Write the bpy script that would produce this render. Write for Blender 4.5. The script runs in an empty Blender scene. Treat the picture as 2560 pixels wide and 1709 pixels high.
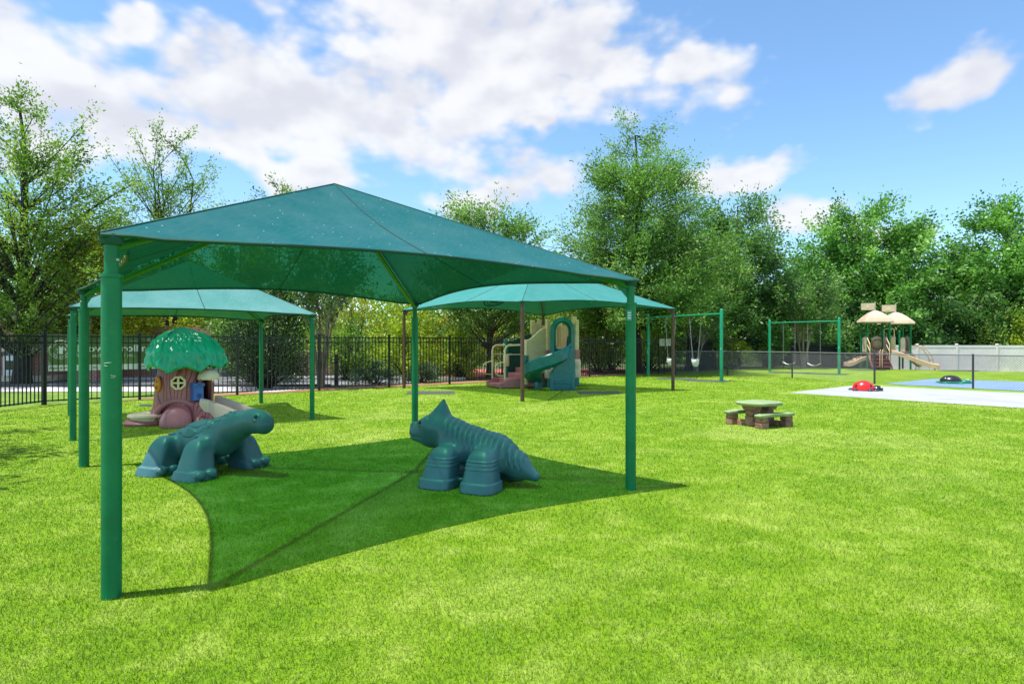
import bpy, math, random
import numpy as np
from mathutils import Vector, Matrix

# ------------------------------------------------------------------ camera, sky, sun, exposure
scene = bpy.context.scene
C = scene.collection
R = math.radians
cam_d = bpy.data.cameras.new('camera'); cam = bpy.data.objects.new('camera', cam_d); C.objects.link(cam)
cam.location = (0, 0, 1.6); cam.rotation_euler = (R(90), 0, 0)
cam_d.sensor_width = 36; cam_d.lens = 21.61; cam_d.clip_start = 0.05; cam_d.clip_end = 3000
scene.camera = cam
SUN_DIR = Vector((-0.262, -0.08, 1.0)).normalized()          # towards the sun
SUN_EL = math.asin(SUN_DIR.z); SUN_AZ = math.atan2(SUN_DIR.x, SUN_DIR.y)
sun_d = bpy.data.lights.new('sun', 'SUN'); sun = bpy.data.objects.new('sun', sun_d); C.objects.link(sun)
sun_d.energy = 2.8; sun_d.angle = R(0.53); sun_d.color = (1.0, 0.955, 0.88)
sun.rotation_euler = SUN_DIR.to_track_quat('Z', 'Y').to_euler(); sun.location = (-10, -5, 40)
vs = scene.view_settings
scene.display_settings.display_device = 'sRGB'
vs.view_transform = 'Standard'; vs.look = 'None'; vs.gamma = 1; vs.exposure = 1.42; vs.use_curve_mapping = False
cy = scene.cycles
cy.use_denoising = True; cy.max_bounces = 7; cy.diffuse_bounces = 3; cy.glossy_bounces = 3
cy.transmission_bounces = 4; cy.transparent_max_bounces = 12; cy.caustics_reflective = False; cy.caustics_refractive = False
cy.sample_clamp_indirect = 6

def px_dir(x, y):                                              # azimuth, elevation of a spot in the sky
    u = (x - 1280) / 1536.6; v = (854.5 - y) / 1536.6
    return math.atan(u), math.atan(v / math.hypot(1, u))

def make_world():
    w = bpy.data.worlds.new('World'); scene.world = w; w.use_nodes = True
    nt = w.node_tree; N = nt.nodes; L = nt.links; N.clear()
    def mth(op, a, b=None, c=None):
        n = N.new('ShaderNodeMath'); n.operation = op
        for i, s in enumerate((a, b, c)):
            if s is None: continue
            if isinstance(s, (int, float)): n.inputs[i].default_value = s
            else: L.new(s, n.inputs[i])
        return n.outputs[0]
    def vm(op, a, b=None):
        n = N.new('ShaderNodeVectorMath'); n.operation = op
        for i, s in enumerate((a, b)):
            if s is None: continue
            if isinstance(s, tuple): n.inputs[i].default_value = s
            else: L.new(s, n.inputs[i])
        return n
    def rng(v, a, b, c, d, smooth=True):
        n = N.new('ShaderNodeMapRange'); n.interpolation_type = 'SMOOTHSTEP' if smooth else 'LINEAR'
        L.new(v, n.inputs[0])
        for i, x in enumerate((a, b, c, d)): n.inputs[i + 1].default_value = x
        return n.outputs[0]
    tc = N.new('ShaderNodeTexCoord'); sp = N.new('ShaderNodeSeparateXYZ'); L.new(tc.outputs['Generated'], sp.inputs[0])
    az = mth('ARCTAN2', sp.outputs[0], sp.outputs[1]); el = mth('ARCSINE', sp.outputs[2])
    cb = N.new('ShaderNodeCombineXYZ'); L.new(az, cb.inputs[0]); L.new(el, cb.inputs[1]); q = cb.outputs[0]
    blobs = [(130,190,360,150),(330,80,110,50),(640,215,300,165),(880,285,500,125),(1080,90,420,140),(1400,120,320,160),
             (1340,230,380,95),(1690,180,170,75),(330,320,300,80),(560,365,150,50),(60,330,200,110),
             (785,440,185,60),(1340,440,165,85),(1870,440,200,52),(2010,545,130,70),(2400,190,150,68),
             (1330,312,60,26),(1150,520,120,45),(2230,590,120,40)]
    ell = []
    for (x, y, rx, ry) in blobs:
        a, e = px_dir(x, y); k = math.cos(a) / 1536.6
        ell.append((a, e, rx * k * max(.6, math.cos(a)), ry * k))
    rr = random.Random(5)
    for i in range(16):                                        # the same broken cumulus goes on all round
        a = R(50 + 260 * (i + .5) / 16); a = a if a < math.pi else a - 2 * math.pi
        ell.append((a, R(rr.uniform(8, 42)), R(rr.uniform(8, 18)), R(rr.uniform(3, 7))))
    for i in range(40):                                        # unseen clouds overhead, added to raise the ambient light
        ell.append((rr.uniform(-3.1, 3.1), R(rr.uniform(44, 84)), R(rr.uniform(14, 30)), R(rr.uniform(4, 8))))
    den = None; q0 = q
    wn = N.new('ShaderNodeTexNoise'); wn.noise_dimensions = '2D'; wn.inputs['Scale'].default_value = 6.5; wn.inputs['Detail'].default_value = 4; L.new(q, wn.inputs['Vector'])
    q = vm('ADD', q, vm('MULTIPLY', vm('SUBTRACT', wn.outputs['Color'], (.5, .5, .5)).outputs[0], (.11, .075, 0)).outputs[0]).outputs[0]
    for (a, e, rx, ry) in ell:
        s = vm('SUBTRACT', q, (a, e, 0)).outputs[0]
        s = vm('MULTIPLY', s, (1 / rx, 1 / ry, 0)).outputs[0]
        l = vm('LENGTH', s).outputs['Value']
        d = mth('SUBTRACT', 1.0, l)
        den = d if den is None else mth('SMOOTH_MAX', den, d, .25)
    def fbm(scale, vec, det=7, rough=.55):
        n = N.new('ShaderNodeTexNoise'); n.noise_dimensions = '2D'; n.inputs['Scale'].default_value = scale; n.inputs['Detail'].default_value = det
        n.inputs['Roughness'].default_value = rough; L.new(vec, n.inputs['Vector']); return n.outputs['Fac']
    qs = vm('MULTIPLY', q0, (1.0, 1.7, 1)).outputs[0]
    up = vm('ADD', qs, (-0.012, 0.035, 0)).outputs[0]
    def puff(vec):
        v = N.new('ShaderNodeTexVoronoi'); v.voronoi_dimensions = '2D'; v.feature = 'SMOOTH_F1'; v.inputs['Scale'].default_value = 13; v.inputs['Smoothness'].default_value = .6
        v.inputs['Detail'].default_value = 2; v.inputs['Roughness'].default_value = .5; L.new(vec, v.inputs['Vector'])
        return mth('MULTIPLY', mth('SUBTRACT', .60, v.outputs['Distance']), .45)
    f1 = mth('ADD', fbm(7.5, qs, 9, .50), puff(qs)); f2 = mth('ADD', fbm(7.5, up, 9, .50), puff(up)); wisp = fbm(3.2, qs, 5)
    dd = mth('ADD', den, mth('MULTIPLY', mth('SUBTRACT', f1, .5), 1.3))
    dd = mth('ADD', dd, mth('MULTIPLY', mth('SUBTRACT', wisp, .5), .8))
    mask = rng(dd, -.24, .46, 0, .94)
    g1 = fbm(4.6, qs, 4, .5); g2 = fbm(4.6, vm('ADD', qs, (-.02, .05, 0)).outputs[0], 4, .5)
    lit = mth('ADD', mth('ADD', mth('MULTIPLY', mth('SUBTRACT', g1, g2), 2.2), mth('MULTIPLY', mth('SUBTRACT', f1, f2), .7)), .62)
    lit = mth('SUBTRACT', lit, mth('MULTIPLY', rng(dd, .5, 1.5, 0, 1), .30))
    lit = rng(lit, .1, 1.0, 0, 1)
    mc = N.new('ShaderNodeMix'); mc.data_type = 'RGBA'
    L.new(lit, mc.inputs['Factor']); mc.inputs['A'].default_value = (3.05, 3.1, 3.38, 1); mc.inputs['B'].default_value = (3.95, 3.96, 4.0, 1)
    sky = N.new('ShaderNodeTexSky'); sky.sky_type = 'NISHITA'; sky.sun_disc = False
    sky.sun_elevation = SUN_EL; sky.sun_rotation = SUN_AZ; sky.air_density = 1.0; sky.dust_density = 0.25; sky.ozone_density = 4.0; sky.altitude = 300
    mx = N.new('ShaderNodeMix'); mx.data_type = 'RGBA'; L.new(mask, mx.inputs['Factor'])
    tn = N.new('ShaderNodeMix'); tn.data_type = 'RGBA'; tn.blend_type = 'MULTIPLY'; tn.inputs['Factor'].default_value = 1; L.new(sky.outputs[0], tn.inputs['A']); tn.inputs['B'].default_value = (.85, .96, .96, 1)   # white balance of the camera
    L.new(tn.outputs['Result'], mx.inputs['A']); L.new(mc.outputs['Result'], mx.inputs['B'])
    bg = N.new('ShaderNodeBackground'); bg.inputs[1].default_value = 0.095; L.new(mx.outputs['Result'], bg.inputs[0])
    out = N.new('ShaderNodeOutputWorld'); L.new(bg.outputs[0], out.inputs[0])
    w.cycles.sampling_method = 'MANUAL'; w.cycles.sample_map_resolution = 512
make_world()

# ------------------------------------------------------------------ materials
MATS = {}
class NT:
    def __init__(s, name):
        s.m = bpy.data.materials.new(name); s.m.use_nodes = True; s.t = s.m.node_tree; s.N = s.t.nodes; s.L = s.t.links; s.N.clear()
        s.out = s.N.new('ShaderNodeOutputMaterial'); MATS[name] = s.m
    def n(s, kind, **kw):
        x = s.N.new('ShaderNode' + kind)
        for k, v in kw.items(): setattr(x, k, v)
        return x
    def set(s, node, **kw):
        for k, v in kw.items():
            k = k.replace('_', ' '); i = node.inputs[k]
            if hasattr(v, 'is_linked') and hasattr(v, 'links'): s.L.new(v, i)
            else: i.default_value = v
        return node
    def noise(s, scale, det=3, rough=.5, vec=None, dist=0):
        x = s.n('TexNoise'); s.set(x, Scale=scale, Detail=det, Roughness=rough, Distortion=dist)
        if vec is not None: s.L.new(vec, x.inputs['Vector'])
        return x.outputs['Fac']
    def coord(s, which='Object', scale=None):
        x = s.n('TexCoord').outputs[which]
        if scale:
            mp = s.n('Mapping'); mp.inputs['Scale'].default_value = scale; s.L.new(x, mp.inputs['Vector']); x = mp.outputs[0]
        return x
    def ramp(s, fac, stops):
        r = s.n('ValToRGB'); s.L.new(fac, r.inputs[0]); e = r.color_ramp.elements
        while len(e) < len(stops): e.new(.5)
        for i, (p, c) in enumerate(stops):
            e[i].position = p; e[i].color = (*c, 1) if len(c) == 3 else c
        return r.outputs[0]
    def mix(s, fac, a, b, blend='MIX'):
        x = s.n('Mix', data_type='RGBA', blend_type=blend)
        for i, v in (('Factor', fac), ('A', a), ('B', b)):
            if isinstance(v, (int, float)): x.inputs[i].default_value = v
            elif isinstance(v, tuple): x.inputs[i].default_value = (*v, 1) if len(v) == 3 else v
            else: s.L.new(v, x.inputs[i])
        return x.outputs['Result']
    def bump(s, h, strength=.3, dist=.01):
        b = s.n('Bump'); s.set(b, Strength=strength, Distance=dist); s.L.new(h, b.inputs['Height']); return b.outputs[0]

def mat(name, col, rough=.5, vary=.12, scale=4, bump=0, bscale=60, spec=.4, metal=0, dark=None, wear=0):
    t = NT(name); v = t.coord()
    c2 = dark or tuple(max(0, x * (1 - 2.2 * vary)) for x in col)
    c3 = tuple(min(1, x * (1 + vary) + .004) for x in col)
    f = t.noise(scale, 5, .6, v)
    col_o = t.ramp(f, [(.3, c2), (.55, col), (.75, c3)])
    if wear:
        w = t.noise(scale * 5, 6, .7, v)
        col_o = t.mix(t.ramp(w, [(.58, (0, 0, 0)), (.75, (wear, wear, wear))]), col_o, (.62, .62, .58))
    p = t.n('BsdfPrincipled'); t.L.new(col_o, p.inputs['Base Color'])
    rn = t.noise(scale * 3, 4, .6, v)
    mr = t.n('MapRange'); t.L.new(rn, mr.inputs[0]); mr.inputs[3].default_value = max(.04, rough - .12); mr.inputs[4].default_value = min(1, rough + .14)
    t.L.new(mr.outputs[0], p.inputs['Roughness']); p.inputs['Specular IOR Level'].default_value = spec; p.inputs['Metallic'].default_value = metal
    if bump: t.L.new(t.bump(t.noise(bscale, 4, .6, v), bump, .004), p.inputs['Normal'])
    t.L.new(p.outputs[0], t.out.inputs[0]); return t.m

def turf_nodes(t, blades):
    g = t.n('NewGeometry').outputs['Position']
    big = t.noise(.55, 5, .62, g, .6); mid = t.noise(2.6, 4, .6, g); fine = t.noise(38, 3, .65, g); ultra = t.noise(140, 2, .7, g)
    a = t.ramp(big, [(.34, (.120, .255, .004)), (.52, (.185, .325, .009)), (.66, (.35, .455, .065))])
    b = t.ramp(mid, [(.36, (.110, .240, .003)), (.52, (.190, .325, .010)), (.66, (.37, .47, .085))])
    c = t.mix(.55, a, b)
    pale = t.noise(.30, 6, .65, g, .8)
    c = t.mix(t.ramp(pale, [(.52, (0, 0, 0)), (.70, (.55, .55, .55))]), c, (.44, .52, .13))
    return g, c, fine, ultra

def mat_turf():
    t = NT('turf'); g, c, fine, ultra = turf_nodes(t, False)
    c = t.mix(t.ramp(fine, [(.3, (.55, .55, .55)), (.62, (0, 0, 0))]), c, (.10, .20, .006))
    c = t.mix(t.ramp(ultra, [(.5, (0, 0, 0)), (.75, (.4, .4, .4))]), c, (.30, .43, .06))
    p = t.n('BsdfPrincipled'); t.L.new(c, p.inputs['Base Color']); t.set(p, Roughness=.75); p.inputs['Specular IOR Level'].default_value = .12
    h = t.n('Math', operation='ADD'); t.L.new(fine, h.inputs[0]); t.L.new(ultra, h.inputs[1])
    t.L.new(t.bump(h.outputs[0], .55, .02), p.inputs['Normal']); t.L.new(p.outputs[0], t.out.inputs[0])
mat_turf()

def mat_blades():
    t = NT('turf_blades'); g, c, fine, ultra = turf_nodes(t, True)
    at = t.n('Attribute'); at.attribute_name = 'tint'
    c = t.mix(t.ramp(at.outputs['Fac'], [(0, (.6, .6, .6)), (.45, (0, 0, 0)), (1, (0, 0, 0))]), c, (.065, .185, .004))
    c = t.mix(t.ramp(at.outputs['Fac'], [(.55, (0, 0, 0)), (1, (.62, .62, .62))]), c, (.40, .52, .115))
    p = t.n('BsdfPrincipled'); t.L.new(c, p.inputs['Base Color']); t.set(p, Roughness=.5); p.inputs['Specular IOR Level'].default_value = .25
    tr = t.n('BsdfTranslucent'); t.L.new(c, tr.inputs[0])
    ms = t.n('MixShader'); ms.inputs[0].default_value = .28; t.L.new(p.outputs[0], ms.inputs[1]); t.L.new(tr.outputs[0], ms.inputs[2])
    t.L.new(ms.outputs[0], t.out.inputs[0])
mat_blades()

def mat_leaf(name, lo, mid, hi, accent=None, trans=.42):
    t = NT(name); at = t.n('Attribute'); at.attribute_name = 'tint'
    stops = [(.08, lo), (.5, mid), (.9, hi)] + ([(1.0, accent)] if accent else [])
    c = t.ramp(at.outputs['Fac'], stops)
    p = t.n('BsdfPrincipled'); t.L.new(c, p.inputs['Base Color']); t.set(p, Roughness=.45); p.inputs['Specular IOR Level'].default_value = .35
    tr = t.n('BsdfTranslucent'); t.L.new(t.mix(1.0, c, (1.0, 1.25, .6), 'MULTIPLY'), tr.inputs[0])
    ms = t.n('MixShader'); ms.inputs[0].default_value = trans; t.L.new(p.outputs[0], ms.inputs[1]); t.L.new(tr.outputs[0], ms.inputs[2])
    t.L.new(ms.outputs[0], t.out.inputs[0])
mat_leaf('leaf_green', (.052, .130, .028), (.150, .290, .058), (.34, .50, .14))
mat_leaf('leaf_dark', (.036, .102, .030), (.105, .225, .062), (.26, .41, .13))
mat_leaf('leaf_olive', (.075, .155, .022), (.190, .315, .045), (.38, .50, .095), (.48, .48, .08))
mat_leaf('leaf_yellow', (.20, .22, .014), (.42, .43, .030), (.60, .54, .05), (.52, .33, .05))
mat_leaf('leaf_lime', (.16, .25, .016), (.37, .46, .034), (.56, .62, .07), (.46, .42, .05))
mat_leaf('leaf_bright', (.036, .115, .024), (.135, .32, .062), (.32, .54, .13))
mat_leaf('leaf_glossy', (.010, .036, .008), (.030, .078, .014), (.10, .17, .05), trans=.15)
mat_leaf('leaf_blue', (.02, .06, .03), (.06, .12, .06), (.12, .19, .09))

def mat_fabric(name, col, under, dust, see=.10, tint=(.5, 1.0, .72, 1)):
    t = NT(name); v = t.coord()
    n = t.noise(1.6, 6, .65, v); st = t.noise(3.0, 4, .6, t.coord('Object', (14, 1.2, 4)))
    spk = t.n('TexVoronoi'); spk.inputs['Scale'].default_value = 11; t.L.new(v, spk.inputs['Vector'])
    c = t.mix(t.ramp(n, [(.35, (0, 0, 0)), (.75, (.55, .55, .55))]), col, dust)
    c = t.mix(t.ramp(st, [(.45, (0, 0, 0)), (.8, (.35, .35, .35))]), c, dust)
    c = t.mix(t.ramp(spk.outputs['Distance'], [(.045, (.8, .8, .8)), (.075, (0, 0, 0))]), c, (.55, .68, .66))
    d = t.n('BsdfDiffuse'); t.L.new(c, d.inputs[0])
    tr = t.n('BsdfTranslucent'); t.L.new(t.mix(t.ramp(n, [(.3, (0, 0, 0)), (.7, (.5, .5, .5))]), under, tuple(x * .6 for x in under)), tr.inputs[0])
    ms = t.n('MixShader'); ms.inputs[0].default_value = .05; t.L.new(d.outputs[0], ms.inputs[1]); t.L.new(tr.outputs[0], ms.inputs[2])
    tp = t.n('BsdfTransparent'); tp.inputs[0].default_value = tint
    m2 = t.n('MixShader'); t.L.new(ms.outputs[0], m2.inputs[1])
    lw = t.n('LayerWeight'); lw.inputs[0].default_value = .5                  # the knit's holes close up at a slant
    inv = t.n('Math', operation='SUBTRACT'); inv.inputs[0].default_value = 1.0; t.L.new(lw.outputs['Facing'], inv.inputs[1])
    pw = t.n('Math', operation='POWER'); t.L.new(inv.outputs[0], pw.inputs[0]); pw.inputs[1].default_value = 1.6
    sm = t.n('Math', operation='MULTIPLY'); t.L.new(pw.outputs[0], sm.inputs[0]); sm.inputs[1].default_value = see*1.75; t.L.new(sm.outputs[0], m2.inputs[0]); t.L.new(tp.outputs[0], m2.inputs[2])
    b = t.noise(260, 2, .5, v); t.L.new(t.bump(b, .25, .003), d.inputs['Normal'])
    t.L.new(m2.outputs[0], t.out.inputs[0])
mat_fabric('shade_cloth', (.016, .108, .122), (.002, .19, .14), (.066, .158, .172), .155, (.25, 1.0, .50, 1))
mat_fabric('shade_cloth_faded', (.075, .235, .225), (.01, .30, .2), (.18, .34, .34), .14, (.85, 1.0, .9, 1))
mat_fabric('shade_cloth_pale', (.045, .22, .205), (.006, .36, .24), (.10, .27, .27), .16, (.85, 1.0, .9, 1))

mat('green_paint', (.001, .19, .074), .42, .14, 3, spec=.35, wear=.05)
mat('green_paint_bright', (.004, .27, .13), .38, .10, 3, spec=.5)
mat('rafter_green', (.02, .17, .03), .45, .1, 3)
mat('seam_dark', (.008, .05, .045), .8)
mat('hem_green', (.010, .075, .055), .8)
mat('brown_paint', (.115, .062, .040), .5, .15, 5, wear=.1)
mat('galvanized', (.42, .43, .44), .4, .1, 20, metal=.7)
mat('white_plastic', (.72, .72, .70), .4, .05)
def mat_teal():
    t = NT('teal_plastic'); v = t.coord()
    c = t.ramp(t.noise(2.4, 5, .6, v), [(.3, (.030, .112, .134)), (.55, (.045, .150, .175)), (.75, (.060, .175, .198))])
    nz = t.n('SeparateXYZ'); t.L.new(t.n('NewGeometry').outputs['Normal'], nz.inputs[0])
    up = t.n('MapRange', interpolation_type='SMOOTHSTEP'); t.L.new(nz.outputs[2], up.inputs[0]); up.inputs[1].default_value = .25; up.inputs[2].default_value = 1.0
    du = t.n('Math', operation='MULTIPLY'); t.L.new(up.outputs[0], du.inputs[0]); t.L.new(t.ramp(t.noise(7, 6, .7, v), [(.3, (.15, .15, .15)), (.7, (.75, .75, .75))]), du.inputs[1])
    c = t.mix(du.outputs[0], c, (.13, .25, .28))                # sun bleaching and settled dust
    sc = t.noise(9, 3, .7, t.coord('Object', (3, 22, 9)))
    c = t.mix(t.ramp(sc, [(.66, (0, 0, 0)), (.74, (.35, .35, .35))]), c, (.22, .33, .35))
    p = t.n('BsdfPrincipled'); t.L.new(c, p.inputs['Base Color']); p.inputs['Specular IOR Level'].default_value = .5
    mr = t.n('MapRange'); t.L.new(t.noise(6, 5, .7, v), mr.inputs[0]); mr.inputs[3].default_value = .24; mr.inputs[4].default_value = .55; t.L.new(mr.outputs[0], p.inputs['Roughness'])
    t.L.new(t.bump(t.noise(150, 3, .6, v), .06, .004), p.inputs['Normal']); t.L.new(p.outputs[0], t.out.inputs[0])
mat_teal()
mat('label_teal', (.10, .30, .27), .5)
mat('teal_deep', (.004, .012, .014), .3)
mat('mauve_plastic', (.46, .17, .175), .42, .14, 2.5, spec=.5)
mat('mauve_dark', (.19, .062, .062), .5, .14, 3)
mat('leaf_roof_plastic', (.0, .40, .21), .22, .12, 3, spec=.6)
mat('cream_plastic', (.80, .67, .47), .42, .08, 3)
mat('cream_yellow', (.88, .68, .40), .45, .10, 3)
mat('tan_plastic', (.68, .46, .29), .45, .08, 3)
mat('tan_pale', (.74, .57, .43), .5, .07, 3)
mat('roof_tan', (.56, .45, .34), .55, .07, 3)
mat('orange_plastic', (.70, .27, .03), .4, .15, 6)
mat('rust_orange', (.42, .10, .02), .5)
mat('blue_plastic', (.055, .16, .52), .35, .08)
mat('blue_dark', (.02, .06, .24), .4)
mat('dark_inside', (.035, .016, .015), .8)
mat('slide_green', (.004, .165, .13), .3, .12, 3, spec=.55)
mat('slide_blue_green', (.006, .18, .20), .28, .12, 3, spec=.55)
mat('panel_green', (.003, .075, .055), .4, .1)
mat('red_plastic', (.72, .022, .020), .22, .06, 3, spec=.6)
mat('black_plastic', (.016, .015, .022), .25, .1, 5, spec=.6)
mat('foot_plastic', (.02, .03, .055), .35)
mat('turtle_green', (.0, .24, .13), .35)
mat('table_green', (.26, .35, .165), .55, .12, 8, bump=.1, bscale=90)
mat('stone_brown', (.32, .17, .125), .8, .28, 9, bump=.5, bscale=30, dark=(.17, .085, .06))
mat('fence_black', (.011, .014, .019), .4, .1, 6, spec=.45)
mat('chain_wire', (.17, .175, .19), .5, .08, 8)
mat('chain_wire_dark', (.05, .05, .06), .5, .08, 8)
mat('vinyl', (.94, .84, .80), .45, .05, 1.5, spec=.4)
mat('rubber_mat', (.075, .08, .085), .9, .15, 12, bump=.4, bscale=120)
mat('pad_white', (.355, .37, .395), .8, .07, .8, bump=.15, bscale=140)
mat('pad_blue', (.20, .315, .50), .8, .08, .9, bump=.15, bscale=140)
mat('concrete', (.50, .48, .50), .85, .1, 1.5, bump=.2)
mat('asphalt', (.20, .20, .215), .9, .1, 2, bump=.3)
mat('kerb_grey', (.12, .115, .115), .85)
mat('mulch', (.32, .165, .105), .95, .3, 14, bump=.8, bscale=40, dark=(.15, .07, .045))
mat('red_court', (.42, .105, .085), .9, .12, 1.2)
mat('lawn', (.135, .235, .022), .9, .3, 1.5, bump=.8, bscale=60, dark=(.06, .12, .01))
mat('soil_green', (.07, .10, .025), .95, .4, .6, bump=.8, bscale=20)
mat('bark', (.105, .080, .060), .9, .3, 7, bump=.9, bscale=26)
mat('bark_dark', (.040, .036, .034), .9, .3, 7, bump=.9, bscale=26)
mat('bark_pale', (.29, .225, .17), .8, .25, 6, bump=.4, bscale=20)
mat('banner_green', (.17, .26, .09), .6, .18, 1.8)
mat('banner_grey', (.30, .38, .41), .6, .1, 2)
mat('banner_white', (.90, .92, .94), .6, .04)
mat('banner_ink', (.02, .025, .12), .6)
mat('navy_screen', (.010, .013, .028), .8, .2, 3)
mat('box_cream', (.52, .50, .38), .6, .08)
mat('utility_grey', (.17, .19, .22), .5, .1)
mat('cream_stone', (.80, .69, .50), .85, .08)
mat('glass_dark', (.01, .03, .04), .1, .05, spec=.6)

def mat_brick():
    t = NT('brick'); v = t.coord('Object')
    sw = t.n('SeparateXYZ'); t.L.new(v, sw.inputs[0]); cb = t.n('CombineXYZ'); t.L.new(sw.outputs[0], cb.inputs[0]); t.L.new(sw.outputs[2], cb.inputs[1])
    b = t.n('TexBrick'); t.L.new(cb.outputs[0], b.inputs['Vector'])
    t.set(b, Color1=(.38, .12, .085, 1), Color2=(.48, .17, .12, 1), Mortar=(.6, .52, .46, 1), Scale=1.0, Mortar_Size=.009, Brick_Width=.22, Row_Height=.075)
    p = t.n('BsdfPrincipled'); t.L.new(b.outputs['Color'], p.inputs['Base Color']); t.set(p, Roughness=.9)
    t.L.new(t.bump(b.outputs['Fac'], .4, -.006), p.inputs['Normal']); t.L.new(p.outputs[0], t.out.inputs[0])
mat_brick()

def mat_trunk_grain():
    t = NT('carved_trunk'); v = t.coord('Object', (1, 1, .42))
    n = t.noise(2.2, 2, .5, v)
    w = t.n('TexWave', wave_type='BANDS', bands_direction='X'); t.L.new(v, w.inputs['Vector'])
    t.set(w, Scale=4.2, Distortion=9.0, Detail=1.0); w.inputs['Detail Scale'].default_value = .9
    groove = t.ramp(w.outputs['Fac'], [(.0, (1, 1, 1)), (.13, (0, 0, 0))])
    c = t.mix(t.ramp(n, [(.3, (0, 0, 0)), (.7, (1, 1, 1))]), (.37, .110, .105), (.50, .175, .165))
    c = t.mix(groove, c, (.19, .058, .055))
    p = t.n('BsdfPrincipled'); t.L.new(c, p.inputs['Base Color']); t.set(p, Roughness=.42)
    t.L.new(t.bump(groove, .9, -.012), p.inputs['Normal']); t.L.new(p.outputs[0], t.out.inputs[0])
mat_trunk_grain()

# ------------------------------------------------------------------ mesh helpers
def frame_from(d):
    d = np.asarray(d, float); d = d / np.linalg.norm(d)
    a = np.array([0, 0, 1.]) if abs(d[2]) < .95 else np.array([1., 0, 0])
    u = np.cross(a, d); u /= np.linalg.norm(u); return u, np.cross(d, u), d

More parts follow.
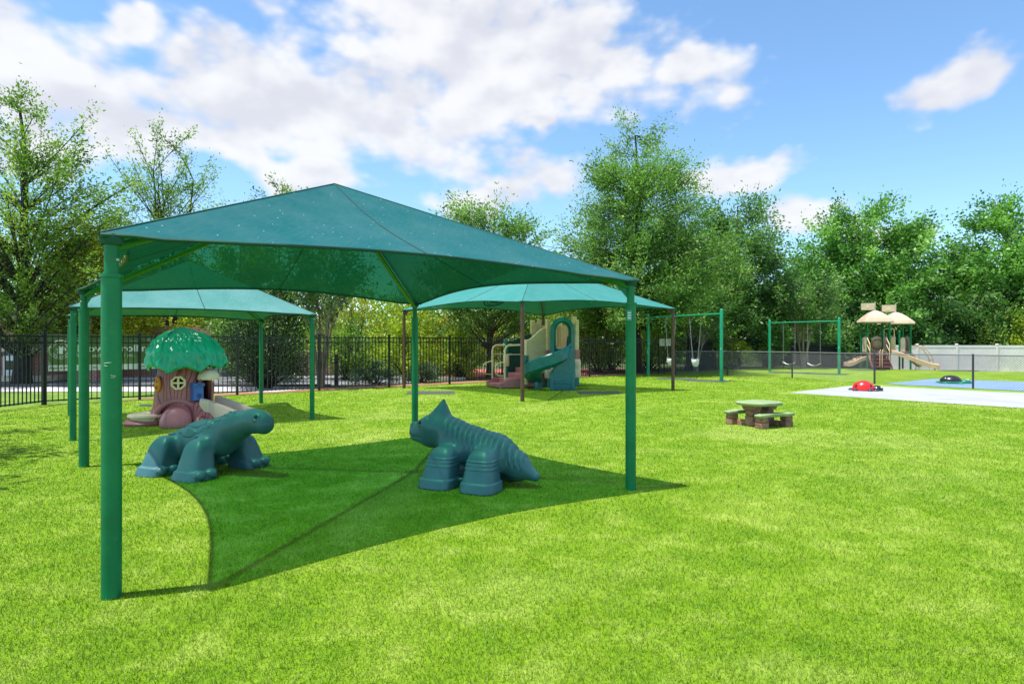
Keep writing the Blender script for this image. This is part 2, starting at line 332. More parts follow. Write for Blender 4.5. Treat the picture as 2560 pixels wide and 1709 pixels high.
class MB:
    def __init__(s): s.v = []; s.f = []; s.n = 0
    def add(s, verts, faces):
        verts = np.asarray(verts, float).reshape(-1, 3); s.v.append(verts)
        s.f += [tuple(int(i) + s.n for i in f) for f in faces]; s.n += len(verts); return s
    def box(s, c, size, rz=0, taper=1.0):
        x, y, z = [k / 2 for k in size]; t = taper
        p = np.array([(-x, -y, -z), (x, -y, -z), (x, y, -z), (-x, y, -z), (-x*t, -y*t, z), (x*t, -y*t, z), (x*t, y*t, z), (-x*t, y*t, z)])
        cz, sz = math.cos(rz), math.sin(rz); p = np.stack([p[:, 0]*cz - p[:, 1]*sz, p[:, 0]*sz + p[:, 1]*cz, p[:, 2]], 1) + np.array(c)
        return s.add(p, [(3, 2, 1, 0), (4, 5, 6, 7), (0, 1, 5, 4), (1, 2, 6, 5), (2, 3, 7, 6), (3, 0, 4, 7)])
    def bar(s, a, b, w, h):                                    # box between two points, h is vertical-ish
        a = np.array(a, float); b = np.array(b, float); u, v, d = frame_from(b - a)
        q = [(-w/2, -h/2), (w/2, -h/2), (w/2, h/2), (-w/2, h/2)]
        p = [a + u*i + v*j for i, j in q] + [b + u*i + v*j for i, j in q]
        return s.add(p, [(0, 1, 2, 3), (7, 6, 5, 4), (0, 4, 5, 1), (1, 5, 6, 2), (2, 6, 7, 3), (3, 7, 4, 0)])
    def tube(s, path, r, n=10, caps=True, closed=False):
        P = np.asarray(path, float); m = len(P); rad = np.broadcast_to(np.asarray(r, float), (m,))
        T = np.gradient(P, axis=0)
        if closed: T = np.roll(P, -1, 0) - np.roll(P, 1, 0)
        u, v, d = frame_from(T[0]); ring = []
        for i in range(m):
            d = T[i] / (np.linalg.norm(T[i]) + 1e-9); u = u - d * np.dot(u, d); u /= np.linalg.norm(u) + 1e-9; v = np.cross(d, u)
            a = np.arange(n) * 2 * math.pi / n
            ring.append(P[i] + rad[i] * (np.cos(a)[:, None] * u + np.sin(a)[:, None] * v))
        F = []
        for i in range(m if closed else m - 1):
            k = (i + 1) % m
            for j in range(n):
                j2 = (j + 1) % n; F.append((i*n + j, i*n + j2, k*n + j2, k*n + j))
        if caps and not closed:
            F.append(tuple(range(n - 1, -1, -1))); F.append(tuple((m-1)*n + j for j in range(n)))
        return s.add(np.concatenate(ring), F)
    def lathe(s, prof, c=(0, 0, 0), n=24, sx=1, sy=1):         # profile of (r, z)
        a = np.arange(n) * 2 * math.pi / n; V = []; F = []
        for (r, z) in prof: V.append(np.stack([r*sx*np.cos(a), r*sy*np.sin(a), np.full(n, z)], 1))
        m = len(prof)
        for i in range(m - 1):
            for j in range(n):
                j2 = (j + 1) % n; F.append((i*n + j, i*n + j2, (i+1)*n + j2, (i+1)*n + j))
        if prof[0][0] > 1e-6: F.append(tuple(range(n - 1, -1, -1)))
        if prof[-1][0] > 1e-6: F.append(tuple((m-1)*n + j for j in range(n)))
        return s.add(np.concatenate(V) + np.array(c), F)
    def ball(s, c, r, n=16, m=10, z0=-1.0):
        r = (r, r, r) if isinstance(r, (int, float)) else r
        t = np.linspace(math.asin(max(-1, z0)), math.pi / 2, m)
        return s.lathe_scaled([(max(1e-7, math.cos(k)), math.sin(k)) for k in t], c, n, r)
    def lathe_scaled(s, prof, c, n, r):
        b = MB().lathe(prof, (0, 0, 0), n); s.add(b.v[0] * np.array(r) + np.array(c), b.f); return s
    def grid(s, P, closed_u=False):
        P = np.asarray(P, float); m, n = P.shape[:2]; F = []
        for i in range(m if closed_u else m - 1):
            k = (i + 1) % m
            for j in range(n - 1): F.append((i*n + j, k*n + j, k*n + j + 1, i*n + j + 1))
        return s.add(P.reshape(-1, 3), F)
    def prism(s, outline, t, o=(0, 0, 0), u=(1, 0, 0), w=(0, 0, 1)):   # outline in (u, w), thickness t along u x w
        u = np.array(u, float); w = np.array(w, float); nrm = np.cross(u, w); o = np.array(o, float); k = len(outline)
        A = np.array([o + u*a + w*b - nrm*t/2 for a, b in outline]); B = A + nrm*t
        F = [tuple(range(k - 1, -1, -1)), tuple(range(k, 2*k))] + [(i, (i+1) % k, k + (i+1) % k, k + i) for i in range(k)]
        return s.add(np.concatenate([A, B]), F)
    def xf(s, mtx):
        M = np.array(mtx); s.v = [v @ M[:3, :3].T + M[:3, 3] for v in s.v]; return s
    def shift(s, d): s.v = [v + np.array(d, float) for v in s.v]; return s
    def build(s, name, m, parent=None, smooth=None, bevel=0, **kw):
        me = bpy.data.meshes.new(name); V = np.concatenate(s.v)
        me.from_pydata(V.tolist(), [], s.f); me.update()
        return link(name, me, m, parent, smooth, bevel, **kw)

def link(name, me, m, parent=None, smooth=None, bevel=0, **kw):
    if m: me.materials.append(MATS[m])
    if smooth is not None:
        me.polygons.foreach_set('use_smooth', [True] * len(me.polygons)); me.set_sharp_from_angle(angle=R(smooth))
    o = bpy.data.objects.new(name, me); C.objects.link(o)
    if parent is not None: o.parent = parent
    if bevel:
        b = o.modifiers.new('edge', 'BEVEL'); b.width = bevel; b.segments = 2; b.limit_method = 'ANGLE'; b.angle_limit = R(40)
    for k, v in kw.items(): o[k] = v
    return o

def fast_mesh(name, V, F):
    V = np.asarray(V, np.float32); F = np.asarray(F, np.int32); k = F.shape[1]
    me = bpy.data.meshes.new(name); me.vertices.add(len(V)); me.vertices.foreach_set('co', V.ravel())
    me.loops.add(F.size); me.loops.foreach_set('vertex_index', F.ravel())
    me.polygons.add(len(F)); me.polygons.foreach_set('loop_start', np.arange(0, F.size, k, dtype=np.int32))
    me.update(calc_edges=True); return me

def thing(name, label, cat, loc=(0, 0, 0), rz=0, group=None):
    o = bpy.data.objects.new(name, None); C.objects.link(o); o.location = loc; o.rotation_euler = (0, 0, rz)
    o.empty_display_size = .2; o['label'] = label; o['category'] = cat
    if group: o['group'] = group
    return o
def tag(o, label, cat, group=None):
    o['label'] = label; o['category'] = cat
    if group: o['group'] = group
    return o
def copy_part(src, parent, loc=None):
    c = src.copy(); C.objects.link(c); c.parent = parent
    if loc is not None: c.location = loc
    return c

# signed-distance modelling for the moulded plastic climbers
def nets(f, lo, hi, h):
    lo = np.array(lo, float); n = np.ceil((np.array(hi) - lo) / h).astype(int) + 1
    ax = [(lo[i] + h * np.arange(n[i])).astype(np.float32) for i in range(3)]
    X, Y, Z = np.meshgrid(*ax, indexing='ij'); V = f(X, Y, Z).astype(np.float32); S = V < 0
    shp = tuple(n - 1); acc = np.zeros(shp + (3,), np.float32); cnt = np.zeros(shp, np.float32)
    for a in range(3):
        o = [i for i in range(3) if i != a]
        for p in (0, 1):
            for q in (0, 1):
                s0 = [None]*3; s1 = [None]*3
                s0[a] = slice(0, -1); s1[a] = slice(1, None)
                for ax_, d in ((o[0], p), (o[1], q)): s0[ax_] = s1[ax_] = slice(d, n[ax_] - 1 + d)
                A = V[tuple(s0)]; B = V[tuple(s1)]; cr = (A < 0) != (B < 0)
                t = np.where(cr, A / np.where(cr, A - B, 1), 0); w = cr.astype(np.float32)
                acc[..., a] += t; acc[..., o[0]] += p * w; acc[..., o[1]] += q * w; cnt += w
    act = cnt > 0; idx = -np.ones(shp, np.int64); idx[act] = np.arange(act.sum())
    base = np.stack(np.nonzero(act), 1); P = lo + h * (base + acc[act] / cnt[act][:, None])
    F = []
    for a in range(3):
        b, c = (a + 1) % 3, (a + 2) % 3
        s0 = [slice(None)]*3; s1 = [slice(None)]*3; s0[a] = slice(0, -1); s1[a] = slice(1, None)
        for k in (b, c): s0[k] = s1[k] = slice(1, -1)
        A = S[tuple(s0)]; B = S[tuple(s1)]; cr = A != B; I = np.stack(np.nonzero(cr), 1); flip = A[cr]
        I[:, b] += 1; I[:, c] += 1
        def cell(db, dc):
            J = I.copy(); J[:, b] += db; J[:, c] += dc; return idx[J[:, 0], J[:, 1], J[:, 2]]
        Q = np.stack([cell(-1, -1), cell(0, -1), cell(0, 0), cell(-1, 0)], 1)
        Q[~flip] = Q[~flip][:, ::-1]; F.append(Q)
    return P, np.concatenate(F)
def smin(a, b, k):
    h = np.clip(.5 + .5 * (b - a) / k, 0, 1); return b + (a - b) * h - k * h * (1 - h)
def smax(a, b, k): return -smin(-a, -b, k)
def cap(X, Y, Z, a, b, r1, r2):
    a = np.array(a, float); d = np.array(b, float) - a
    t = np.clip(((X - a[0])*d[0] + (Y - a[1])*d[1] + (Z - a[2])*d[2]) / d.dot(d), 0, 1)
    return np.sqrt((X - a[0] - t*d[0])**2 + (Y - a[1] - t*d[1])**2 + (Z - a[2] - t*d[2])**2) - (r1 + (r2 - r1) * t)
def elli(X, Y, Z, c, r):
    k = np.sqrt(((X - c[0])/r[0])**2 + ((Y - c[1])/r[1])**2 + ((Z - c[2])/r[2])**2); return (k - 1) * min(r)
def sstep(a, b, x):
    t = np.clip((x - a) / (b - a), 0, 1); return t * t * (3 - 2 * t)
def sdf_obj(name, f, lo, hi, h, m, parent, smooth=75):
    V, F = nets(f, lo, hi, h); return link(name, fast_mesh(name, V, F), m, parent, smooth)

# ------------------------------------------------------------------ ground
def gz(x, y):                                                  # the yard falls away behind the far play set
    return -.42 * sstep(0, 1, (.6 * np.asarray(x, float) + .8 * np.asarray(y, float) - 42) / 8)
FA = np.array([-11.92, 15.7]); FD = np.array([.777, .629])     # line of the dark metal fence
def back_y(x):
    a = 15.7 + (FD[1] / FD[0]) * (x + 11.92)
    return min(a, 42.4 - .21 * (x - 26)) if x > 26 else a
def sheet(name, m, xs, ylo, yhi, z, ny=24):
    P = np.zeros((len(xs), ny, 3))
    for i, x in enumerate(xs):
        y = np.linspace(ylo(x), yhi(x), ny); P[i, :, 0] = x; P[i, :, 1] = y; P[i, :, 2] = gz(x, y) + z
    o = MB().grid(P).build(name, m, smooth=60); o['kind'] = 'structure'; return o
def flat(name, m, pts, z):
    pts = [(x, y, float(gz(x, y)) + z) for x, y in pts]
    o = MB().add(pts, [tuple(range(len(pts)))]).build(name, m); o['kind'] = 'structure'; return o
gxs = np.concatenate([[-600, -200, -80], np.linspace(-50, 60, 45), [90, 200, 600]])
sheet('ground', 'soil_green', gxs, lambda x: -60, lambda x: 900, -.012, 160)
sheet('turf', 'turf', np.linspace(-12.05, 52, 60), lambda x: -10, back_y, 0, 60)
flat('lawn', 'lawn', [(-45, -10), (-12.06, -10), (-12.06, 15.62), (-7.9, 19.0), (-7.5, 19.7), (-45, 19.7)], -.004)
flat('sidewalk', 'concrete', [(-45, 19.75), (-7.6, 19.75), (-6.6, 21.9), (-45, 21.9)], .004)
k = MB().box((-25.6, 22.02, .03), (38.2, .18, .12)).build('kerb', 'kerb_grey'); k['kind'] = 'structure'
flat('road', 'asphalt', [(-45, 22.12), (-3.6, 22.9), (-3.6, 29.5), (-45, 29.5)], -.006)
k = MB().box((-14, 26.2, .03), (24, .2, .12)).build('kerb', 'concrete'); k['kind'] = 'structure'
flat('red_court', 'red_court', [(-3.2, 26.5), (3.6, 29.9), (7, 37), (-3, 36)], .0)
fp = lambda s, o: (FA[0] + FD[0]*s - FD[1]*o, FA[1] + FD[1]*s + FD[0]*o)
flat('mulch_bed', 'mulch', [fp(1.0, .02), fp(38, .02), fp(38, 1.8), fp(12, 1.5), fp(6, 1.1), fp(3, .55)], .003)
flat('splash_pad', 'pad_white', [(8.72, 19.35), (13.7, 13.1), (18.6, 8.0), (22.5, 12.0), (18.6, 16.2), (12.75, 22.75)], .006)
flat('play_pad', 'pad_blue', [(14.15, 23.4), (16.6, 19.95), (21.5, 15.0), (26, 18.5), (19.9, 25.2), (18.3, 26.7)], .006)
flat('drain_strip', 'utility_grey', [(11.95, 17.30), (12.25, 17.08), (12.27, 17.11), (11.97, 17.33)], .010)

# turf fibres near the camera
def make_blades():
    g = np.random.default_rng(3); n = 780000
    D = 2.3 * (30 / 2.3) ** g.random(n); X = (g.random(n)*2 - 1) * (.87*D + 1.7)
    ok = X > -11.9; D = D[ok]; X = X[ok]; n = len(D)
    yb = 15.7 + .8095*(X + 11.92); cl = np.interp(X, [7.86, 10.2, 12.4, 13.8, 15.75, 18.4], [29.6, 29.1, 27.2, 23.4, 21.0, 17.6])
    ok = ~((X > 8.3) & (D > 12.2) & (X*.72 + D*.69 > 19.2) & (X*.62 - D*.78 > -9.85)) & (D < yb - .15) & ((X < 7.8) | (D < cl)) & (D > -X*1.2 + 2*0 - 99); D = D[ok]; X = X[ok]; n = len(D)
    hgt = (.014 + .017*g.random(n)) * (1 + .012*D); w = .0019 + .0009*D * (.5 + .5*g.random(n))
    a = g.random(n)*2*math.pi; lean = .2 + 1.1*g.random(n); b = g.random(n)*2*math.pi
    base = np.stack([X, D, np.zeros(n)], 1); side = np.stack([np.cos(a)*w, np.sin(a)*w, np.zeros(n)], 1) / 2
    tip = base + np.stack([np.cos(b)*np.sin(lean)*hgt*1.2, np.sin(b)*np.sin(lean)*hgt*1.2, np.cos(lean)*hgt + .004], 1)
    V = np.stack([base - side, base + side, tip], 1).reshape(-1, 3); F = np.arange(3*n).reshape(-1, 3)
    me = fast_mesh('turf_fibres', V, F); t = np.repeat(g.random(n).astype(np.float32), 3)
    at = me.attributes.new('tint', 'FLOAT', 'POINT'); at.data.foreach_set('value', t)
    o = link('turf_fibres', me, 'turf_blades'); tag(o, 'short bright green artificial turf covering the playground', 'grass'); o['kind'] = 'stuff'
make_blades()

# ------------------------------------------------------------------ fences
def metal_fence(name, label, s_posts, origin, d, group=None, skip_screen=None, screen=False, pitch=.122):
    O = np.array(origin); d = np.array(d); rz = math.atan2(d[1], d[0])
    z0 = float(gz(O[0], O[1])); root = thing(name, label, 'fence', (O[0], O[1], z0), 0, group)
    at = lambda s, z: (d[0]*s, d[1]*s, float(gz(O[0] + d[0]*s, O[1] + d[1]*s)) - z0 + z)
    pm = MB().box((0, 0, .92), (.064, .064, 1.84), rz); post_me = None; cap_me = None; pick = None
    for s in s_posts:
        if post_me is None:
            o = pm.build('post', 'fence_black', root); o.location = at(s, 0); post_me = o
            c = MB().box((0, 0, 1.853), (.078, .078, .03), rz, .8).build('cap', 'fence_black', o); cap_me = c
        else:
            o = copy_part(post_me, root, at(s, 0)); copy_part(cap_me, o)
    for i in range(len(s_posts) - 1):
        a, b = s_posts[i] + .03, s_posts[i+1] - .03
        for z in (1.745, 1.585, .10):
            MB().bar(at(a, z), at(b, z), .030, .036).build('rail', 'fence_black', root)
        n = int(round((b - a) / pitch))
        for j in range(1, n):
            s = a + (b - a) * j / n
            if pick is None:
                pick = MB().box((0, 0, .93), (.021, .021, 1.72), rz).build('picket', 'fence_black', root); pick.location = at(s, 0)
            else: copy_part(pick, root, at(s, 0))
        if screen and i not in (skip_screen or ()):
            p0, p1 = at(a, 0), at(b, 0); nx = (-d[1]*.05, d[0]*.05)
            MB().bar((p0[0]+nx[0], p0[1]+nx[1], p0[2]+.85), (p1[0]+nx[0], p1[1]+nx[1], p1[2]+.85), .006, 1.6).build('screen', 'navy_screen', root)
    return root
S = [0, 2.08] + [2.08 + 2.55*i for i in range(1, 10)]
metal_fence('metal_fence', 'tall black metal picket fence running behind the playhouse and the shaded slide', S, FA, FD, 'black metal fences')
metal_fence('metal_fence', 'black metal picket fence coming forward beside the brick building', [.06, 2.5, 5.0, 7.4], FA, (-.06, -.998), 'black metal fences')
c0 = FA + FD * S[-1]
metal_fence('metal_fence', 'black metal fence with dark screening behind the two swing sets', [.06] + [2.55*i for i in range(1, 11)], c0, FD, 'black metal fences', (0, 2, 3), True)

def chain_fence():
    P = [(7.86, 29.6), (10.2, 29.1), (12.4, 27.2), (13.8, 23.4), (15.75, 21.0), (18.4, 17.6)]
    root = thing('chain_link_fence', 'low grey chain link fence between the swings and the far play set', 'fence', (P[0][0], P[0][1], 0))
    o = np.array(P[0]); H = 1.15
    for i, p in enumerate(P):
        m = 'chain_wire_dark' if i != 1 else 'chain_wire_dark'
        q = (p[0]-o[0], p[1]-o[1], 0); a = MB().tube([(0, 0, 0), (0, 0, H + .02)], .034, 10).build('post', m, root, 40); a.location = q
        MB().ball((0, 0, H + .02), (.038, .038, .03), 10, 5, 0).build('cap', m, a, 60)
    for i in range(len(P) - 1):
        a = np.array(P[i]) - o; b = np.array(P[i+1]) - o; L = np.linalg.norm(b - a); d = (b - a) / L
        MB().tube([(*a, H), (*b, H)], .021, 8).build('top_rail', 'chain_wire', root, 40)
        w = MB(); pit = .078; h0, h1 = .03, H - .02; hh = h1 - h0; k = int((L + hh) / pit)
        for sgn in (1, -1):
            for j in range(k):
                s0 = j*pit - hh if sgn > 0 else j*pit; e0, e1 = s0, s0 + sgn*hh; z0, z1 = h0, h1
                def clip(s, z):                                # keep the wire between the two posts
                    if s < 0: return 0, z0 + (0 - e0)/(e1 - e0)*hh
                    if s > L: return L, z0 + (L - e0)/(e1 - e0)*hh
                    return s, z
                if max(e0, e1) < .01 or min(e0, e1) > L - .01: continue
                p = clip(e0, z0); q = clip(e1, z1)
                if not (h0 - .001 <= p[1] <= h1 + .001 and h0 - .001 <= q[1] <= h1 + .001): continue
                off = .003*sgn; nx, ny = -d[1]*off, d[0]*off
                w.tube([(a[0]+d[0]*p[0]+nx, a[1]+d[1]*p[0]+ny, p[1]), (a[0]+d[0]*q[0]+nx, a[1]+d[1]*q[0]+ny, q[1])], .0038, 3, False)
        w.build('wire_mesh', 'chain_wire' if i < 3 else 'chain_wire_dark', root)['kind'] = 'stuff'
chain_fence()

def vinyl_fence():
    A = np.array([25.4, 42.55]); d = np.array([.978, -.21]); d /= np.linalg.norm(d); n = 11; step = 2.38; rz = math.atan2(d[1], d[0])
    root = thing('vinyl_fence', 'tall cream vinyl privacy fence behind the tan play set', 'fence', (A[0], A[1], -.4))
    for i in range(n + 1):
        p = d*step*i; z = float(gz(*(A + p))) + .4
        o = MB().box((0, 0, .92), (.127, .127, 1.88), rz).build('post', 'vinyl', root, bevel=.006); o.location = (p[0], p[1], z)
        MB().box((0, 0, 1.88), (.15, .15, .05), rz, .75).build('cap', 'vinyl', o)
        if i == n: break
        q = d*step*(i+1); u = d*.07; zq = float(gz(*(A + q))) + .4
        for zz, hh, ww in ((1.72, .15, .05), (.10, .17, .05)):
            MB().bar((*(p+u), z+zz), (*(q-u), zq+zz), ww, hh).build('rail', 'vinyl', root, bevel=.004)
        nb = 12
        for j in range(nb):
            s0 = .075 + (step-.15)*j/nb; s1 = .075 + (step-.15)*(j+1)/nb - .003
            a = p + d*s0; b = p + d*s1; za = z + (zq-z)*s0/step
            MB().bar((*a, za+.92), (*b, za+.92), .022, 1.46).build('board', 'vinyl', root)
vinyl_fence()

# ------------------------------------------------------------------ shade canopies
def canopy(label, cor, zc, ze, zp, pm, cloth, rlow=.057, rup=.041, sag=.32, rise=.10, seams=True, rafter='rafter_green', emblem=False, scuffs=False):
    cor = np.array(cor, float); cen = cor.mean(0); root = thing('shade_canopy', label, 'shade canopy', (cen[0], cen[1], 0), 0, 'green shade canopies')
    cor = cor - cen; peak = np.array([0, 0, zp]); cuffs = []; cpos = []
    for c in cor:
        r = np.linalg.norm(c); inn = -c / r
        p = MB().tube([(0, 0, -.02), (0, 0, zc)], rlow, 20).build('post', pm, root, 40); p.location = (c[0], c[1], 0)
        MB().lathe([(rlow+.001, zc-.022), (rlow+.009, zc-.022), (rlow+.009, zc), (rup, zc+.001)], n=20).build('collar', pm, p, 40)
        MB().tube([(0, 0, zc-.01), (0, 0, ze-.022)], rup, 16).build('sleeve', pm, p, 40)
        MB().ball((inn[1]*rup, -inn[0]*rup, zc+.09), .013, 10, 6).build('bolt', 'galvanized', p, 60)
        MB().prism([(0, ze-.20), (.0, ze-.035), (.17, ze+.01)], .012, (inn[0]*rup*.8, inn[1]*rup*.8, 0), (inn[0], inn[1], 0)).build('gusset', pm, p)
        cuffs.append([(rup+.006, .012), (rup+.02, .0), (rup+.016, -.05), (rup+.009, -.062), (rup+.003, -.05)]); cpos.append((c[0], c[1], ze))
        a = np.array([c[0]+inn[0]*.01, c[1]+inn[1]*.01, ze-.075]); b = peak - np.array([0, 0, .06])
        MB().tube([a, a + (b-a)*.5, b], .029, 12).build('rafter', rafter, root, 40)
    if scuffs:
        p = [o for o in root.children if o.name.startswith('post')][0]
        for (x0, x1, z, dz) in ((-.012, .034, 1.468, .006), (-.010, .012, 1.455, -.004), (.026, .050, 1.395, -.008), (.028, .046, 1.380, .0)):
            MB().tube([(x, -math.sqrt(rlow**2 - x*x) - .0005, z + dz*q) for q, x in ((k/5, x0 + (x1 - x0)*k/5) for k in range(6))], [.0008, .0018, .0012, .002, .0014, .0006], 5).build('scuff_mark', 'white_plastic', p)
    MB().lathe([(.03, zp-.14), (.06, zp-.12), (.06, zp-.03), (.02, zp-.012)], n=14).build('crown_hub', pm, root, 40)
    fab = MB(); nu, nv = 29, 15; hems = []; seam = []
    for i in range(4):
        a2, b2 = cor[i], cor[(i+1) % 4]
        a2 = a2 * (1 + .09/np.linalg.norm(a2)); b2 = b2 * (1 + .09/np.linalg.norm(b2))
        A = np.array([*a2, ze]); B = np.array([*b2, ze]); mid = (A + B)/2; inn = -np.array([mid[0], mid[1], 0]) / np.linalg.norm(mid[:2])
        u = np.linspace(0, 1, nu); k = ((4*u*(1-u))**1.3)[:, None]
        E = A + (B - A)*u[:, None] + inn*sag*k + np.array([0, 0, 1])*rise*k**1.3
        v = np.linspace(0, 1, nv)[None, :, None]
        P = E[:, None, :]*(1 - v) + peak*v; P[..., 2] -= (.07*np.sin(math.pi*v[..., 0])**1*k[:, 0][:, None])
        wr = .012*np.sin(u*57)[:, None]*np.exp(-np.minimum(u, 1-u)*14)[:, None]*(1 - v[..., 0]); P[..., 2] += wr   # creases at the corners
        fab.grid(P); hems.append(P[:, 0]); seam.append(P[nu//2]); hems_end = P[-1]
        seam.append(('hip', P[0]))
    f = fab.build('fabric', cloth, root, 30)
    for cf, cp in zip(cuffs, cpos): MB().lathe(cf, cp, 14, 1.15, 1.15).build('corner_cuff', 'hem_green', f, 60)
    for h in hems: MB().tube(h - np.array([0, 0, .012]), .015, 6).build('hem', 'hem_green', f, 60)
    for s in seam:
        hip = isinstance(s, tuple); s = s[1] if hip else s
        if hip or seams: MB().tube(s + np.array([0, 0, .002]), .008 if hip else .007, 5).build('seam', 'hem_green' if hip else 'seam_dark', f, 60)
    if emblem:                                                 # round crest printed on one slope
        P = seam[4]; a, b = P[1], P[5]; c = (a + b)/2; w = (b - a)/np.linalg.norm(b - a); dd = cor[3] - cor[2]; u = np.array([dd[0], dd[1], 0]); u /= np.linalg.norm(u)
        u = u - w*np.dot(u, w); u /= np.linalg.norm(u); nrm = np.cross(u, w); nrm = nrm if nrm[2] > 0 else -nrm; c = c - nrm*.03
        ring = [c + .42*(math.cos(t)*u + math.sin(t)*w) for t in np.linspace(0, 2*math.pi, 33)[:-1]]
        e = MB().tube(ring, .02, 5, closed=True)
        e.tube([c + .30*(math.cos(t)*u + math.sin(t)*w) for t in np.linspace(0, 2*math.pi, 33)[:-1]], .012, 5, closed=True)
        e.prism([(-.16, -.14), (.16, -.14), (.2, .02), (.1, .1), (.02, .05), (-.08, .16), (-.19, .04)], .006, c, u, w)
        e.build('emblem', 'seam_dark', f)
    return root
canopy('dark green fabric shade canopy over the two dinosaur climbers', [(-2.515, 3.86), (1.288, 6.67), (-1.69, 10.7), (-5.494, 7.89)], 2.025, 2.27, 3.47, 'green_paint', 'shade_cloth', rise=.115, scuffs=True)
canopy('pale green shade canopy on green posts above the tree stump playhouse', [(-7.12, 9.97), (-4.12, 12.67), (-6.54, 16.02), (-9.60, 13.36)], 1.96, 2.17, 3.32, 'green_paint', 'shade_cloth_faded', .048, .036, .28, .05)
canopy('bright green shade canopy on brown posts above the spiral slide', [(.28, 16.56), (5.30, 20.24), (1.28, 24.97), (-3.74, 21.3)], 2.42, 2.70, 4.25, 'brown_paint', 'shade_cloth_pale', .055, .045, .42, .16, rafter='brown_paint', emblem=True)

# stickers and scuffs on the nearest posts
def decal(loc, rz, w, h, label, m='white_plastic', pm='utility_grey'):
    root = thing('sticker', label, 'sticker', loc, rz)
    MB().box((0, 0, 0), (w, .003, h)).build('backing', m, root)
    for dz in (-.25, .0, .25): MB().box((0, -.0022, dz*h), (w*.7, .001, h*.12)).build('print_line', pm, root)
decal((1.262, 6.608, 1.885), R(-18), .05, .11, 'small pale maker label on the dark canopy post standing in clear view', 'label_teal', 'white_plastic')
decal((8.40, 24.725, 1.33), 0, .035, .075, 'small white label stuck on the green swing post beside the chain link fence')
decal((16.10, 30.275, 1.33), 0, .040, .085, 'small white label on the green swing post beside the tan play set')

# ------------------------------------------------------------------ dinosaur climbers
def dino_long():
    root = thing('dinosaur_climber', 'teal plastic long necked dinosaur climber with scales on its back', 'climber', (-3.86, 7.70, 0), math.atan2(-.41, .912), 'teal dinosaur climbers')
    sx_ = [-.95, -.6, -.4, 0, .3, .55, .75, .93]; sz_ = [.12, .22, .27, .35, .43, .57, .66, .66]
    plates = [(.03, .11, .125, .07, .25), (.0, .245, .12, .055, .3), (-.16, .07, .06, .05, .4), (-.17, .185, .075, .045, .35), (.19, .11, .055, .06, 0), (.17, .235, .05, .05, 0),
              (.29, .07, .04, .05, 0), (.285, .195, .055, .055, 0), (-.27, .12, .045, .035, .4), (-.30, .22, .035, .025, 0), (.06, -.01, .10, .05, 0), (.20, .33, .03, .025, 0),
              (.37, .14, .028, .035, 0), (.37, .05, .03, .035, 0), (.43, .18, .026, .026, 0), (.44, .09, .026, .028, 0), (.50, .13, .024, .024, 0), (.50, .05, .022, .022, 0), (.555, .16, .018, .02, 0), (.565, .085, .018, .02, 0), (.62, .12, .015, .017, 0), (.62, .05, .015, .017, 0)]
    def f(X, Y, Z):
        Y = np.abs(Y)
        d = cap(X, Y, Z, (-.42, 0, .28), (0, 0, .36), .19, .25)
        d = smin(d, cap(X, Y, Z, (0, 0, .35), (.30, 0, .43), .245, .215), .06)
        d = smin(d, cap(X, Y, Z, (.30, 0, .43), (.56, 0, .575), .225, .175), .06)
        d = smin(d, cap(X, Y, Z, (.56, 0, .575), (.80, 0, .655), .172, .14), .05)
        d = smin(d, elli(X, Y, Z, (.915, 0, .655), (.185, .125, .142)), .06)
        d = smin(d, elli(X, Y, Z, (1.02, 0, .615), (.10, .105, .10)), .05)
        d = smin(d, cap(X, Y, Z, (-.45, 0, .25), (-.98, 0, .13), .15, .055), .06)
        for cx in (.33, -.31):
            tt = np.clip(Z / .42, 0, 1); cyy = .40 - .10*tt; cxx = cx - .03*np.sign(cx)*tt; r = .172 - .055*tt**1.2 + .020*sstep(.112, .098, Z) + .012*(Z < .1)*(.1 - Z)*5
            q = ((np.abs((X - cxx)/(r*1.10))**4 + np.abs((Y - cyy)/r)**4)**(1/4) - 1) * r
            q = smax(q, Z - .46, .14); d = smin(d, q, .10)
        s = np.arctan2(Y, Z - np.interp(X, sx_, sz_).astype(np.float32)) * .25; hit = np.zeros_like(X)
        for (px, ps, a, b, an) in plates:
            u = (X - px)*math.cos(an) + (s - ps)*math.sin(an); v = -(X - px)*math.sin(an) + (s - ps)*math.cos(an)
            hit = np.maximum(hit, sstep(1.04, .90, (np.abs(u/a)**2.6 + np.abs(v/b)**2.6)**(1/2.6)))
        d = d - .013*hit
        for cx in (.33, -.31):
            for dy in (-.075, .075): d = smin(d, elli(X, Y, Z, (cx + .185, .405 + dy, .066), (.070, .070, .056)), .012)
        e = np.sqrt((X - .985)**2 + (Z - .715)**2); d = d - .010*np.exp(-((e - .034)/.012)**2)*(Y > .04) + .008*(e < .022)*(Y > .04)
        d = d + .010*np.exp(-(((X - 1.085)**2 + (Y - .045)**2 + (Z - .665)**2)/.018**2))
        d = d - .0035*np.exp(-(Y/.006)**2)
        return np.maximum(d, .0 - Z)
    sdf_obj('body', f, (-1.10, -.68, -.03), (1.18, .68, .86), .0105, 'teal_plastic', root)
    for y in (-1, 1): MB().ball((.985, y*.099, .715), (.02, .012, .02), 12, 8).build('eye', 'teal_deep', root, 60)
dino_long()

